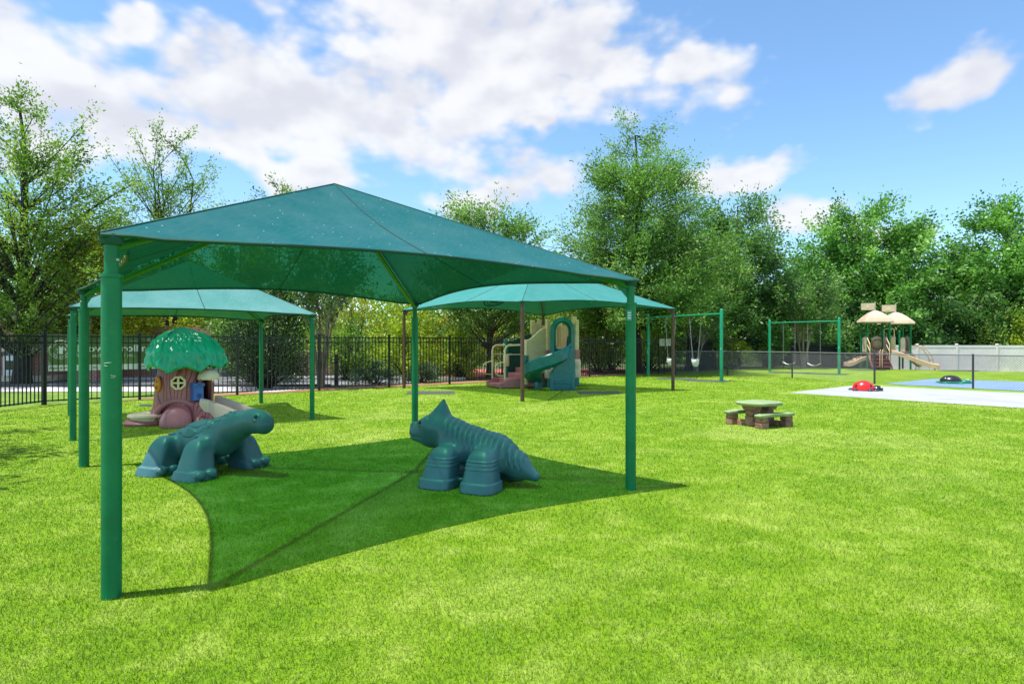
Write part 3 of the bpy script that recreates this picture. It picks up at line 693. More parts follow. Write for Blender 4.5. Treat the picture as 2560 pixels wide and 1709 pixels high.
def dino_horn():
    root = thing('dinosaur_climber', 'teal plastic horned dinosaur climber with a ribbed back', 'climber', (-.413, 7.045, 0), math.atan2(.41, -.912), 'teal dinosaur climbers')
    sx_ = [-.75, -.52, -.25, .05, .27, .40]; sz_ = [.13, .22, .34, .40, .48, .55]
    def f(X, Y, Z):
        Y = np.abs(Y)
        d = cap(X, Y, Z, (-.25, 0, .34), (.05, 0, .40), .215, .215)
        d = smin(d, cap(X, Y, Z, (.05, 0, .40), (.29, 0, .49), .21, .20), .05)
        d = smin(d, cap(X, Y, Z, (.29, 0, .49), (.42, 0, .56), .19, .18), .05)
        d = smin(d, cap(X, Y, Z, (-.25, 0, .33), (-.52, 0, .225), .20, .14), .06)
        d = smin(d, cap(X, Y, Z, (-.52, 0, .225), (-.73, 0, .125), .14, .055), .05)
        s = np.arctan2(Y, Z - np.interp(X, sx_, sz_).astype(np.float32)) * .23
        m = sstep(.36, .26, s) * sstep(-.66, -.58, X) * sstep(.36, .31, X)
        d = d - .030 * m * np.abs(np.cos(math.pi * (X + .10*s) / .066))**1.1 + .013*m
        hd = cap(X, Y, Z, (.45, 0, .575), (.66, 0, .56), .175, .145)
        hd = smin(hd, elli(X, Y, Z, (.765, 0, .525), (.115, .125, .105)), .04)
        hd = smin(hd, elli(X, Y, Z, (.825, 0, .60), (.055, .065, .045)), .025)
        hd = smin(hd, elli(X, Y, Z, (.58, .075, .63), (.12, .085, .10)), .05)
        hd = smin(hd, elli(X, Y, Z, (.56, 0, .505), (.22, .165, .155)), .05)
        hd = smin(hd, elli(X, Y, Z, (.74, 0, .475), (.12, .11, .06)), .03)
        hd = smin(hd, cap(X, Y, Z, (.48, 0, .62), (.425, 0, .92), .205, .016), .05)
        mz = .485 + .35*np.maximum(0, .78 - X)**1.5*-.2
        hd = hd + .014*np.exp(-((Z - mz)/.009)**2)*sstep(.60, .70, X)
        e = np.sqrt((X - .665)**2 + (Z - .655)**2); hd = hd - .008*np.exp(-((e - .03)/.012)**2) + .012*np.exp(-(e/.018)**2)
        e2 = np.sqrt((X - .555)**2 + (Z - .72)**2); hd = hd + .014*np.exp(-(e2/.020)**2)
        hd = hd + .010*np.exp(-(((X - .868)**2 + (Y - .032)**2 + (Z - .588)**2)/.014**2))
        d = smin(d, hd, .035)
        for cx in (.265, -.255):
            tt = np.clip(Z / .40, 0, 1); cyy = .375 - .10*tt; cxx = cx - .02*np.sign(cx)*tt; r = .182 - .050*tt**1.4 + .018*sstep(.112, .098, Z)
            ring = sum(np.exp(-((Z - z0)/.008)**2) for z0 in (.245, .285, .32)); r = r + .009*ring*(Y > .25)
            q = ((np.abs((X - cxx)/(r*1.06))**3.4 + np.abs((Y - cyy)/(r*1.02))**3.4)**(1/3.4) - 1) * r
            q = smax(q, Z - .44, .12); d = smin(d, q, .085)
        d = smin(d, cap(X, Y, Z, (.2, .30, .085), (-.2, .30, .085), .02, .02), .02)
        return np.maximum(d, -Z)
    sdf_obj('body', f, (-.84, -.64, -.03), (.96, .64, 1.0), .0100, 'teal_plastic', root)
    for y in (-1, 1): MB().ball((.665, y*.146, .655), (.018, .012, .02), 12, 8).build('eye', 'teal_deep', root, 60)
dino_horn()

# ------------------------------------------------------------------ tree stump playhouse
def playhouse():
    root = thing('tree_playhouse', 'brown tree stump playhouse with green leafy roof, window and slide', 'playhouse', (-6.60, 12.35, 0))
    def rad_at(Z): return np.interp(Z, [0, .15, .35, .6, .85, 1.05, 1.3], [.64, .58, .525, .505, .48, .44, .42])
    def f(X, Y, Z):
        th = np.arctan2(Y, X); Rz = rad_at(Z).astype(np.float32)*(1 + .02*np.sin(5*th + 1) + .012*np.sin(11*th + 3*Z)); rr = np.sqrt((X + .01)**2 + (Y*1.02)**2)
        outer = lambda off: (rr - Rz - off)*.9
        d = smax(outer(0), Z - 1.28, .03)
        d = smin(d, cap(X, Y, Z, (.42, -.34, .34), (.62, -.60, .02), .10, .10), .08)
        d = smin(d, cap(X, Y, Z, (.50, -.22, .40), (.78, -.42, .02), .09, .08), .07)
        d = smin(d, cap(X, Y, Z, (-.40, -.05, .22), (-.85, .02, .03), .12, .10), .12)
        d = smin(d, cap(X, Y, Z, (-.3, .45, .25), (-.5, .8, .02), .12, .1), .12)
        inner = smax(outer(-.05), Z - 1.2, .03); inner = np.maximum(inner, .03 - Z); d = np.maximum(d, -inner)
        ca, sa = math.cos(R(-12)), math.sin(R(-12)); v = -X*sa + Y*ca; u = X*ca + Y*sa
        door = smax(np.abs(v) - .17, np.abs(Z - .64) - .25, .10); d = np.maximum(d, -np.maximum(door, .1 - u))
        ca, sa = math.cos(R(-72)), math.sin(R(-72)); v = -X*sa + Y*ca; u = X*ca + Y*sa
        win = np.maximum(np.sqrt(v**2 + (Z - .81)**2) - .10, .25 - u); d = np.maximum(d, -win)
        return np.maximum(d, -Z)
    sdf_obj('trunk', f, (-1.02, -.9, -.03), (.95, .98, 1.32), .016, 'carved_trunk', root)
    def tun(X, Y, Z):
        d = cap(X, Y, Z, (.12, -.40, .10), (.25, -.74, .06), .30, .27)
        d = smin(d, elli(X, Y, Z, (.275, -.80, .06), (.235, .24, .29)), .06) - .004*np.cos((Y*.95 - X*.3)*75)
        return np.maximum(d, -Z)
    sdf_obj('root_tunnel', tun, (-.28, -1.12, -.03), (.62, -.02, .5), .014, 'mauve_plastic', root)
    def rim(X, Y, Z):
        q = np.stack([X - .10, Y + .42, Z], 0); ax = np.array([.35, -.94]); al = q[0]*ax[0] + q[1]*ax[1]; la = -q[0]*ax[1] + q[1]*ax[0]
        r = np.sqrt(la**2 + (Z - .10)**2); d = smax(np.abs(r - .365) - .05, np.abs(al) - .11, .05); return np.maximum(d, -Z)
    sdf_obj('tunnel_rim', rim, (-.45, -.85, -.03), (.65, .05, .6), .014, 'mauve_plastic', root)
    # leafy roof
    n, m = 224, 64; th = np.arange(n)*2*math.pi/n; t = np.linspace(0.012, 1, m); T, A = np.meshgrid(t, th)
    tk = [0, .12, .36, .60, .80, 1]; prof = np.interp(T, tk, [1.91, 1.86, 1.75, 1.59, 1.39, 1.13]); rad = np.interp(T, tk, [.0, .12, .33, .52, .65, .705])
    amp = np.clip(T*2.2, 0, 1)
    lobe = .026*np.abs(np.sin(3.5*A + 1.1*np.sin(2*A) + .8*T))**.8 + .017*np.abs(np.sin(6.5*A + 9*T + .6*np.sin(3*A))) + .015*np.abs(np.sin(8.5*A - 11*T + 1.3)) + .007*np.sin(31*A + 17*T) + .006*np.sin(27*A - 21*T)
    ed = np.clip((T - .70)/.30, 0, 1)**1.6
    rad = rad + lobe*amp + .03*np.sin(3*A + .7)*T; z = prof + .5*lobe*amp + ed*(.10*np.abs(np.sin(4.5*A + .6 + .4*np.sin(2*A))) + .018*np.abs(np.sin(10*A)) - .10 + .03*np.sin(2*A + 1))
    outer = np.stack([rad*np.cos(A) - .10*(1 - T), rad*np.sin(A), z], -1)
    inn = outer[:, ::-1].copy(); inn[..., :2] *= .94; inn[..., 2] -= .035
    P = np.concatenate([outer, inn], 1); P[:, :, 0] += .06
    MB().grid(P, True).build('roof', 'leaf_roof_plastic', root, 70)
    def on(th, r, z):                                          # frame sitting on the trunk, facing outwards
        a = R(th); M = Matrix.Translation((r*math.cos(a), r*math.sin(a), z)) @ Matrix.Rotation(a + math.pi/2, 4, 'Z'); return M
    # octagonal window with crossbars (local -y faces outwards)
    oc = [(.14*math.cos(a), .14*math.sin(a)) for a in np.arange(8)*math.pi/4 + math.pi/8]; ic = [(.10*math.cos(a), .10*math.sin(a)) for a in np.arange(8)*math.pi/4 + math.pi/8]
    V = [(a, y, b) for y in (-.03, .04) for ring in (oc, ic) for a, b in ring]; F = []
    for k in range(8):
        j = (k+1) % 8; F += [(k, j, 8+j, 8+k), (16+k, 24+k, 24+j, 16+j), (k, 16+k, 16+j, j), (8+k, 8+j, 24+j, 24+k)]
    wf = MB().add(V, F).build('window_frame', 'cream_yellow', root, bevel=.007); wf.matrix_local = on(-72, .50, .81)
    MB().box((0, 0, 0), (.21, .04, .036)).box((0, -.001, 0), (.036, .042, .21)).build('crossbar', 'cream_yellow', wf)
    mb = MB().box((0, 0, 0), (.20, .13, .29)).build('mailbox', 'blue_plastic', root, bevel=.015); mb.matrix_local = on(-36, .54, .60)
    MB().prism([(-.115, .0), (.115, .0), (.10, .065), (-.10, .065)], .165, (0, -.01, .135)).build('lid', 'blue_plastic', mb, bevel=.01)
    MB().tube([(.01, -.06, -.045), (.01, -.072, -.045)], .045, 16).build('dial', 'blue_dark', mb, 40)
    MB().box((0, -.094, .17), (.085, .006, .014)).build('slot', 'blue_dark', mb)
    ch = MB().ball((0, 0, 0), (.125, .05, .165), 18, 12).build('cheese_panel', 'orange_plastic', root, 60); ch.matrix_local = on(-126, .495, .78)
    for (dx, dz, r) in ((-.03, .08, .035), (.035, -.06, .042), (-.06, -.02, .03), (.05, .05, .022)): MB().ball((dx, -.037, dz), (r, .022, r), 12, 8).build('cheese_hole', 'rust_orange', ch, 60)
    # mushroom awning, door arch, round shutter inside
    P = np.zeros((33, 12, 3))
    for i, a in enumerate(np.linspace(0, 2*math.pi, 33)):
        for j, tt in enumerate(np.linspace(0, 1, 12)):
            r = .205*math.sin(tt*math.pi/2); P[i, j] = (r*math.cos(a), -.03 + r*math.sin(a), .19*math.cos(tt*math.pi/2) - .012*abs(math.sin(a*6))*tt)
    P2 = P.copy(); P2[..., 2] -= .02; P2[..., :2] *= .97
    aw = MB().grid(P).grid(P2[:, ::-1]).build('mushroom_awning', 'cream_plastic', root, 60); aw.matrix_local = on(-14, .56, .885)
    arch = [(-.19, 0, -.27)] + [(-.19*math.cos(a), 0, .05 + .2*math.sin(a)) for a in np.linspace(0, math.pi, 13)] + [(.19, 0, -.27)]
    df = MB().tube(arch, .034, 8).build('door_frame', 'mauve_plastic', root, 50); df.matrix_local = on(-12, .50, .65)
    MB().tube([(-.36, .14, .66), (-.34, .13, .66)], .14, 20).build('round_shutter', 'cream_plastic', root, 40)
    # slide
    xs = np.linspace(0, 1, 16); cx = .52 + 1.0*xs; cz = .36 - .29*sstep(-.15, 1.1, xs)
    def rail(y, wd): return MB().grid(np.stack([np.stack([cx, np.full(16, y + wd*a), np.maximum(.0, cz + b*(1 - .3*xs))], 1) for a, b in ((-.5, -.20), (-.5, .12), (-.3, .15), (.3, .15), (.5, .12), (.5, -.20))], 0))
    so = MB().grid(np.stack([np.stack([cx, np.full(16, y), cz + b], 1) for y, b in ((-.26, .02), (-.2, -.005), (.2, -.005), (.26, .02))], 0)).build('slide', 'tan_plastic', root, 50)
    for y in (-.32, .28): rail(y, .13).build('slide_rail', 'tan_pale', so, 50)
    MB().box((.60, -.33, .235), (.22, .15, .47), 0, .88).build('slide_support', 'cream_plastic', so, bevel=.035)
    # scalloped sand tray
    n3 = 96; a = np.arange(n3)*2*math.pi/n3; sc = 1 + .035*np.abs(np.sin(11*a)); V = []; F = []
    for k, (r, z) in enumerate(((.27, .20), (.30, .225), (.34, .21), (.35, .17), (.31, .15), (.30, .10), (.27, .07))): V.append(np.stack([-.44 + r*sc*np.cos(a), -.46 + r*sc*np.sin(a)*.9, np.full(n3, z)], 1))
    for k in range(6):
        for j in range(n3): F.append((k*n3+j, k*n3+(j+1) % n3, (k+1)*n3+(j+1) % n3, (k+1)*n3+j))
    F.append(tuple(range(n3))); F.append(tuple(6*n3 + j for j in range(n3-1, -1, -1)))
    MB().add(np.concatenate(V), F).build('scallop_tray', 'cream_plastic', root, 50)
    MB().lathe([(.38, 0), (.40, .05), (.33, .12), (.24, .13)], (-.50, -.40, 0), 28).build('tray_base', 'mauve_plastic', root, 50)
    MB().tube([(-.44, -.34, .36), (-.60, -.46, .375)], .022, 10).build('spigot', 'galvanized', root, 40)
playhouse()

# ------------------------------------------------------------------ play structure under the second canopy
def tower_wall(root, o, u, w, z0, z1, m, name='panel', n=1, t=.05, cut=None):
    u = np.array([*u, 0.]); out = cut or [(0, z0), (w, z0), (w, z1), (0, z1)]
    return MB().prism(out, t, (o[0], o[1], 0), u, (0, 0, 1)).build(name, m, root, bevel=.012)
def play_structure():
    cx, cy0 = .45, 21.7
    root = thing('play_structure', 'tan and green plastic play tower with spiral slide and mauve steps', 'play structure', (cx, cy0, 0))
    a = np.array([.914, .406]); b = np.array([-.66, .75]); b = np.array([-.406, .914])
    L = lambda p: (p[0] - cx, p[1] - cy0)
    P0 = np.array([-.424, 20.9])                               # near corner of the steps
    def pt(i, j, z=0): q = P0 + a*i + b*j; return (q[0]-cx, q[1]-cy0, z)
    ua = (a[0], a[1], 0); ub = (b[0], b[1], 0); rz = math.atan2(a[1], a[0])
    W = 1.25
    # steps
    tray = MB().prism([(0, .03), (1.05, .03), (1.05, .33), (.30, .33), (.16, .22), (.0, .18)], .07, pt(0, .035), ua).build('step_side', 'mauve_plastic', root, bevel=.015)
    copy_part(tray, root, (b[0]*(W-.07), b[1]*(W-.07), 0))
    for (i0, i1, z) in ((.0, .5, .16), (.45, .85, .32), (.8, 1.15, .50), (1.1, 1.9, .68)):
        q = pt((i0+i1)/2, W/2, z/2 + .015); MB().box(q, (i1-i0, W-.16, z-.03), rz).build('step', 'mauve_plastic', root, bevel=.02)
    for (i, j) in ((.06, .06), (.9, .06), (.06, W-.06)): MB().box(pt(i, j, .03), (.05, .05, .06), rz).build('foot', 'galvanized', root)
    # handrails
    for j in (.06, W - .06):
        p = [pt(.22, j, .30), pt(.22, j, 1.30), pt(.26, j, 1.42), pt(.36, j, 1.48), pt(.98, j, 1.50)]
        h = MB().tube(p, .034, 10).build('handrail', 'cream_yellow', root, 50)
        MB().tube([pt(.22, j, 1.17), pt(.98, j, 1.17)], .018, 8).build('crossbar', 'cream_yellow', h, 50)
        MB().tube([pt(.22, j, .92), pt(-.05, j, .86), pt(-.12, j, .78), pt(-.12, j, .55), pt(-.04, j, .46), pt(.22, j, .44)], .017, 8).build('grab_loop', 'cream_yellow', h, 50)
    # flowing side panels
    def wave(z0, lo, hi, w): return [(0, z0), (w, z0)] + [(w*(1-k), lo + (hi-lo)*float(sstep(.05, .8, 1-k))) for k in np.linspace(0, 1, 14)]
    MB().prism(wave(.5, 1.68, 2.10, .95), .07, pt(.98, .03), ua).build('side_panel', 'cream_yellow', root, bevel=.02)
    MB().prism(wave(.45, 1.62, 1.90, 1.25), .07, pt(.80, W-.03), ua).build('side_panel', 'panel_green', root, bevel=.02)
    for j, m in ((.02, 'slide_green'), (W-.02, 'cream_yellow')):
        q = pt(.98 if j < .5 else .78, j); MB().lathe([(.07, .12), (.10, .14), (.10, .42), (.085, .43), (.085, 1.62), (.05, 1.68)], (q[0], q[1], 0), 16).build('corner_post', 'slide_green' if j > .5 else 'cream_yellow', root, 40)
        MB().lathe([(.102, .72), (.112, .74), (.112, 1.12), (.102, 1.14)], (q[0], q[1], 0), 16).build('roller', 'cream_yellow' if j > .5 else 'slide_green', root, 40)
    # tower
    T0 = 1.85
    for (i, j) in ((T0, .0), (T0 + 1.15, .0), (T0, W), (T0 + 1.15, W)):
        q = pt(i, j); MB().box((q[0], q[1], 1.85), (.15, .15, 1.1), rz).build('upper_post', 'cream_yellow', root, bevel=.03)
        MB().box((q[0], q[1], 1.15), (.19, .19, .34), rz).build('band', 'mauve_plastic', root, bevel=.02)
        MB().lathe([(.10, .30), (.15, .34), (.16, .62), (.15, .645), (.155, .66), (.16, .9), (.13, .985)], (q[0], q[1], 0), 18).build('barrel', 'cream_plastic', root, 40)
        MB().box((q[0], q[1], .15), (.16, .16, .30), rz).build('base_post', 'slide_blue_green', root, bevel=.02)
    MB().box(pt(T0 + .57, W/2, .80), (1.15, W, .09), rz).build('deck', 'mauve_dark', root, bevel=.01)
    for (i, j, w, u) in ((T0 + .08, W, 1.0, ua), (T0 + 1.15, .08, W - .16, ub)):
        q = pt(i, j); nb = 7; ww = w/nb
        for k in range(nb):
            MB().prism([(k*ww, .88), (k*ww + ww - .014, .88), (k*ww + ww - .014, 2.22), (k*ww, 2.22)], .05, (q[0], q[1], 0), u).build('plank', 'cream_yellow', root, bevel=.008)
    q = pt(T0, 0)
    for k in range(3): MB().prism([(.06 + k*.1, 1.45), (.15 + k*.1, 1.45), (.15 + k*.1, 2.22 + .0*k), (.06 + k*.1, 2.22)], .05, (q[0], q[1], 0), ua).build('plank', 'cream_yellow', root, bevel=.008)
    MB().prism([(.05, 1.18), (.42, 1.18), (.42, 1.46), (.35, 1.46), (.35, 1.28), (.14, 1.28), (.14, 1.46), (.05, 1.46)], .07, (q[0], q[1]-.01, 0), ua).build('sill_block', 'cream_plastic', root, bevel=.015)
    q = pt(T0, W); MB().prism([(0, 2.2), (.35, 2.2), (.35, 2.42), (.2, 2.42), (.2, 2.32), (0, 2.32)], .08, (q[0], q[1], 0), ua).build('battlement', 'cream_yellow', root, bevel=.012)
    for i in (.45, 1.05): q = pt(T0 + i, 0); MB().box((q[0], q[1], 2.38), (.18, .10, .26), rz).build('battlement', 'cream_yellow', root, bevel=.012)
    # spiral slide: hood ring, chute, pedestal
    hc = np.array([1.70 - cx, 20.95 - cy0]); ring = []
    for t in np.linspace(0, math.pi, 19): ring.append((hc[0] + .315*math.cos(t), hc[1], 1.95 + .38*math.sin(t)))
    pth = [(hc[0] + .315, hc[1], 1.05)] + ring + [(hc[0] - .315, hc[1], 1.15)]
    P = []
    for (x, y, z) in pth:
        v = np.array([x - hc[0], 0, max(0, z - 1.93)]); v = v/ (np.linalg.norm(v) + 1e-6)
        P.append([np.array([x, y, z]) + v*o + np.array([0, d, 0]) for o, d in ((-.03, -.38), (.095, -.32), (.095, .25), (-.075, .25), (-.085, -.32), (-.03, -.38))])
    hood = MB().grid(np.array(P)).build('slide_hood', 'slide_green', root, 50)
    K = 40; cpt = np.array([1.20 - cx, 20.78 - cy0]); G = []; U = []
    for k in range(K):
        t = k/(K-1); ang = R(25) - R(250)*t; rad = .50; z = 1.36 - 1.10*t**.92
        r = np.array([math.cos(ang), math.sin(ang)]); c = cpt + r*rad
        sec = [(-.29, .24), (-.26, .28), (-.235, .24), (-.21, .06), (-.11, .0), (.11, .0), (.22, .10), (.265, .44), (.295, .50), (.335, .44), (.31, .02), (.17, -.13), (-.15, -.10), (-.27, .02), (-.29, .24)]
        up = .9 - .25*t
        G.append([(c[0] + r[0]*o, c[1] + r[1]*o, z + h*up) for o, h in sec])
    MB().grid(np.array(G)).build('chute', 'slide_blue_green', root, 45)
    ped = MB().prism([(-.42, 0), (.42, 0), (.42, .9), (.36, 1.35), (.30, 1.5), (.24, 1.4), (.1, 1.18), (-.15, .92), (-.30, .72), (-.40, .55)], .36, (1.68 - cx, 20.55 - cy0, 0)).build('pedestal', 'slide_blue_green', root, bevel=.03)
    for x in (-.36, .34): MB().box((1.68 - cx + x, 20.375 - cy0, .30), (.13, .05, .60)).build('pilaster', 'slide_blue_green', ped, bevel=.02)
    for zz in (.14, .27): MB().box((1.67 - cx, 20.362 - cy0, zz), (.52, .03, .10)).build('relief_block', 'slide_blue_green', ped, bevel=.012)
    for (x, y) in ((.82, 20.62), (1.0, 21.2)): MB().box((x - cx, y - cy0, .13), (.12, .12, .28)).build('chute_leg', 'slide_blue_green', root, bevel=.02)
play_structure()

# ------------------------------------------------------------------ rubber mats let into the turf
def rmat(x, y, w, d, rz, label):
    z = float(gz(x, y)); o = MB().box((0, 0, .008), (w, d, .016)).build('rubber_mat', 'rubber_mat', bevel=.006); o.location = (x, y, z); o.rotation_euler = (0, 0, rz)
    tag(o, label, 'mat', 'dark rubber mats')
rmat(-2.55, 19.35, 1.5, 1.0, .12, 'grey rubber mat in front of the mauve steps')
rmat(2.75, 19.35, 1.35, .95, 0, 'dark rubber mat to the side of the spiral slide')
rmat(7.05, 26.6, 1.6, 1.1, -.6, 'rubber mat under the bucket swing half hidden by the brown post')
rmat(8.05, 25.2, 1.6, 1.1, -.6, 'rubber mat under the bucket swing nearest the green post')
rmat(14.4, 31.9, 1.9, 1.1, -.6, 'rubber mat beneath the belt swing farther from the tan play set')
rmat(15.7, 30.7, 1.9, 1.1, -.6, 'rubber mat beneath the belt swing closer to the tan play set')
rmat(20.1, 34.9, 1.8, 1.0, .1, 'rubber mat at the foot of the small tan slide')
rmat(24.9, 34.2, 1.6, 1.0, .1, 'rubber mat at the foot of the long double tan slide')

# ------------------------------------------------------------------ swing sets
def swing_set(A, B, top, beam, label):
    A = np.array(A); B = np.array(B); cen = (A + B)/2; root = thing('swing_set', label, 'swing set', (cen[0], cen[1], 0), 0, 'green swing sets')
    for p in (A, B):
        q = p - cen; o = MB().lathe([(.068, -.02), (.068, top - .05), (.055, top - .02), (.02, top)], (0, 0, 0), 18).build('post', 'green_paint_bright', root, 40); o.location = (q[0], q[1], 0)
    a, b = A - cen, B - cen; MB().tube([(*a, beam), (*b, beam)], .034, 12).build('beam', 'green_paint_bright', root, 40)
    return root
def chain_path(mb, p, q, r=.013):
    p = np.array(p, float); q = np.array(q, float); n = max(6, int(np.linalg.norm(q - p)/.075)); u, v, d = frame_from(q - p)
    for k in range(n):
        c = p + (q - p)*(k + .5)/n; l = np.linalg.norm(q - p)/n*.62; ax = u if k % 2 else v
        mb.tube([c + d*l*math.cos(t) + ax*r*math.sin(t) for t in np.arange(6)*math.pi/3], r*.36, 4, closed=True)
    return mb
def swing(kind, A, B, t, beam, seat, half, label, group):
    A = np.array(A); B = np.array(B); u = (B - A)/np.linalg.norm(B - A); c = A + (B - A)*t; rz = math.atan2(u[1], u[0])
    root = thing(kind, label, 'swing', (c[0], c[1], seat), rz, group); top = beam - seat; hb = .16 if kind == 'bucket_swing' else half*.98
    for s in (-1, 1):
        ch = chain_path(MB(), (s*half, 0, top - .06), (s*hb, 0, .34 if kind == 'bucket_swing' else .10)).build('chain', 'galvanized', root)
        MB().tube([(s*half, .0, top + .045), (s*half, 0, top - .09)], .022, 8).lathe([(.036, -.028), (.048, -.028), (.048, .028), (.036, .028)], (0, 0, 0), 12).build('hanger', 'brown_paint', root) if False else MB().box((s*half, 0, top - .01), (.045, .085, .11)).build('hanger', 'brown_paint', root, bevel=.008)
    if kind == 'bucket_swing':
        n = 24; a = np.arange(n)*2*math.pi/n; prof = [(.155, .22), (.17, .20), (.165, .10), (.14, .02), (.09, -.05), (.085, -.045), (.13, .025), (.152, .10), (.155, .22)]
        P = np.array([[(r*math.cos(k), r*.82*math.sin(k), z + .05*abs(math.cos(k))**2*(z > .05)) for r, z in prof] for k in a])
        se = MB().grid(P, True).build('seat', 'white_plastic', root, 50)
        MB().bar((0, -.125, .20), (0, -.03, -.06), .07, .02).bar((0, .125, .20), (0, .03, -.06), .07, .02).build('leg_strap', 'white_plastic', se)
        for s in (-1, 1):
            for yy in (-.09, .09): MB().tube([(s*.15, yy, .22), (s*.16, 0, .345)], .009, 6).build('bridle', 'galvanized', se)
    else:
        n = 15; xs = np.linspace(-half, half, n); z = .12*(xs/half)**2 - .0
        P = np.array([[(x, y, zz + o) for y, o in ((-.085, 0), (.085, 0), (.085, -.014), (-.085, -.014), (-.085, 0))] for x, zz in zip(xs, z)])
        MB().grid(P).build('seat', 'white_plastic', root, 50)
a1, b1 = (6.34, 28.6), (8.45, 24.8); a2, b2 = (14.0, 33.4), (16.15, 30.35)
swing_set(a1, b1, 2.94, 2.735, 'green metal swing set with two white bucket swings')
swing_set(a2, b2, 2.82, 2.63, 'green metal swing set with two belt swings behind the chain link fence')
swing('bucket_swing', a1, b1, .335, 2.70, .62, .33, 'white bucket swing partly hidden behind the brown canopy post', 'bucket swings')
swing('bucket_swing', a1, b1, .675, 2.70, .62, .33, 'white bucket swing in clear view beside the labelled green post', 'bucket swings')
swing('belt_swing', a2, b2, .30, 2.595, .42, .33, 'belt swing partly behind the dark chain link post', 'belt swings')
swing('belt_swing', a2, b2, .66, 2.595, .40, .33, 'belt swing nearer the tan play set', 'belt swings')

# ------------------------------------------------------------------ picnic table
def picnic():
    rz = math.atan2(.463, .886); root = thing('picnic_table', 'small picnic table with green top, two benches and brown stone legs', 'picnic table', (4.75, 11.83, 0), rz)
    def slab(outline, z, t, name, wav=0):
        k = len(outline); V = []
        for lev, (zz, sc) in enumerate(((z - t, .97), (z - t*.35, 1.0), (z - .008, .992), (z, .965))):
            V += [(x*sc, y if sc == 1 else y, zz + wav*math.sin(x*7)) for x, y in outline] if False else [(cx0 + (x - cx0)*sc, cy0 + (y - cy0)*sc, zz + wav*math.sin((x+.3)*7.5)) for x, y in outline for cx0, cy0 in [(np.mean([p[0] for p in outline]), np.mean([p[1] for p in outline]))]]
        F = [(l*k + i, l*k + (i+1) % k, (l+1)*k + (i+1) % k, (l+1)*k + i) for l in range(3) for i in range(k)] + [tuple(range(k-1, -1, -1)), tuple(3*k + i for i in range(k))]
        return MB().add(V, F).build(name, 'table_green', root, 35)
    slab([(-.44, -.14), (-.26, -.34), (.26, -.34), (.44, -.14), (.44, .14), (.26, .34), (-.26, .34), (-.44, .14)], .455, .055, 'table_top')
    for s in (-1, 1):
        ys = s*.345
        o = [(x, ys + s*.02 - .095 - .02*math.sin(abs(x)*9)) for x in np.linspace(-.46, .46, 12)] + [(x, ys + s*.02 + .095 + .02*math.sin(abs(x)*9)) for x in np.linspace(.46, -.46, 12)]
        slab(o, .265, .05, 'bench_seat', .010)
    for e in (-1, 1):
        x = e*.33
        def stone(c, w, d, z0, z1, name, tp=.88):
            MB().box((c[0], c[1], (z0+z1)/2), (w, d, z1 - z0), 0, tp).build(name, 'stone_brown', root, bevel=.018)
        stone((x*.62, -.02), .20, .20, .0, .20, 'pedestal_block', .94); stone((x*.62, -.02), .185, .185, .203, .305, 'pedestal_block', .95)
        MB().box((x*.62, -.02, .355), (.20, .26, .10), 0, 1.25).build('pedestal_block', 'stone_brown', root, bevel=.015)
        for s in (-1, 1):
            stone((x, s*.355), .20, .17, 0, .115, 'leg_block', .95); stone((x, s*.355), .19, .16, .118, .216, 'leg_block', .93)
            MB().bar((x*.75, s*.27, .05), (x*.65, s*.06, .05), .13, .10).build('foot_rail', 'stone_brown', root, bevel=.014)
picnic()

# ------------------------------------------------------------------ ladybug and turtle sand boxes
def bug():
    root = thing('ladybug_sandbox', 'red plastic ladybug sandbox with black head on the white pad', 'sandbox', (11.55, 20.2, .006), R(-12))
    sh = MB().ball((0, 0, .05), (.33, .30, .285), 32, 12, 0).lathe([(.325, .012), (.34, .03), (.33, .052)], (0, 0, 0), 32, 1, .91).build('shell', 'red_plastic', root, 60)
    for (az, el, r) in ((-60, 28, .045), (-110, 45, .05), (-20, 50, .045), (60, 40, .05), (150, 35, .05), (-150, 25, .045)):
        a, e = R(az), R(el); n = np.array([math.cos(e)*math.cos(a), math.cos(e)*math.sin(a), math.sin(e)]); p = n*np.array([.33, .30, .265]) + np.array([0, 0, .05]); u, v, d = frame_from(n/np.array([.33, .30, .265]))
        MB().tube([p - d*.012, p + d*.005], r, 14).build('spot', 'black_plastic', sh, 40)
    hd = MB().ball((.40, 0, .03), (.18, .19, .15), 24, 10, -.2).build('head', 'black_plastic', root, 60)
    for s in (-1, 1):
        e = MB().ball((.50, s*.10, .105), (.035, .045, .05), 14, 8).build('eye', 'white_plastic', hd, 60); MB().ball((.522, s*.125, .10), (.02, .025, .028), 10, 6).build('pupil', 'black_plastic', e, 60)
    for (x, y) in ((-.31, -.20), (.10, -.31), (-.31, .2), (.10, .31), (.30, -.24)): MB().ball((x, y, .012), (.085, .075, .06), 14, 6, -.15).build('foot', 'foot_plastic', root, 60)
bug()
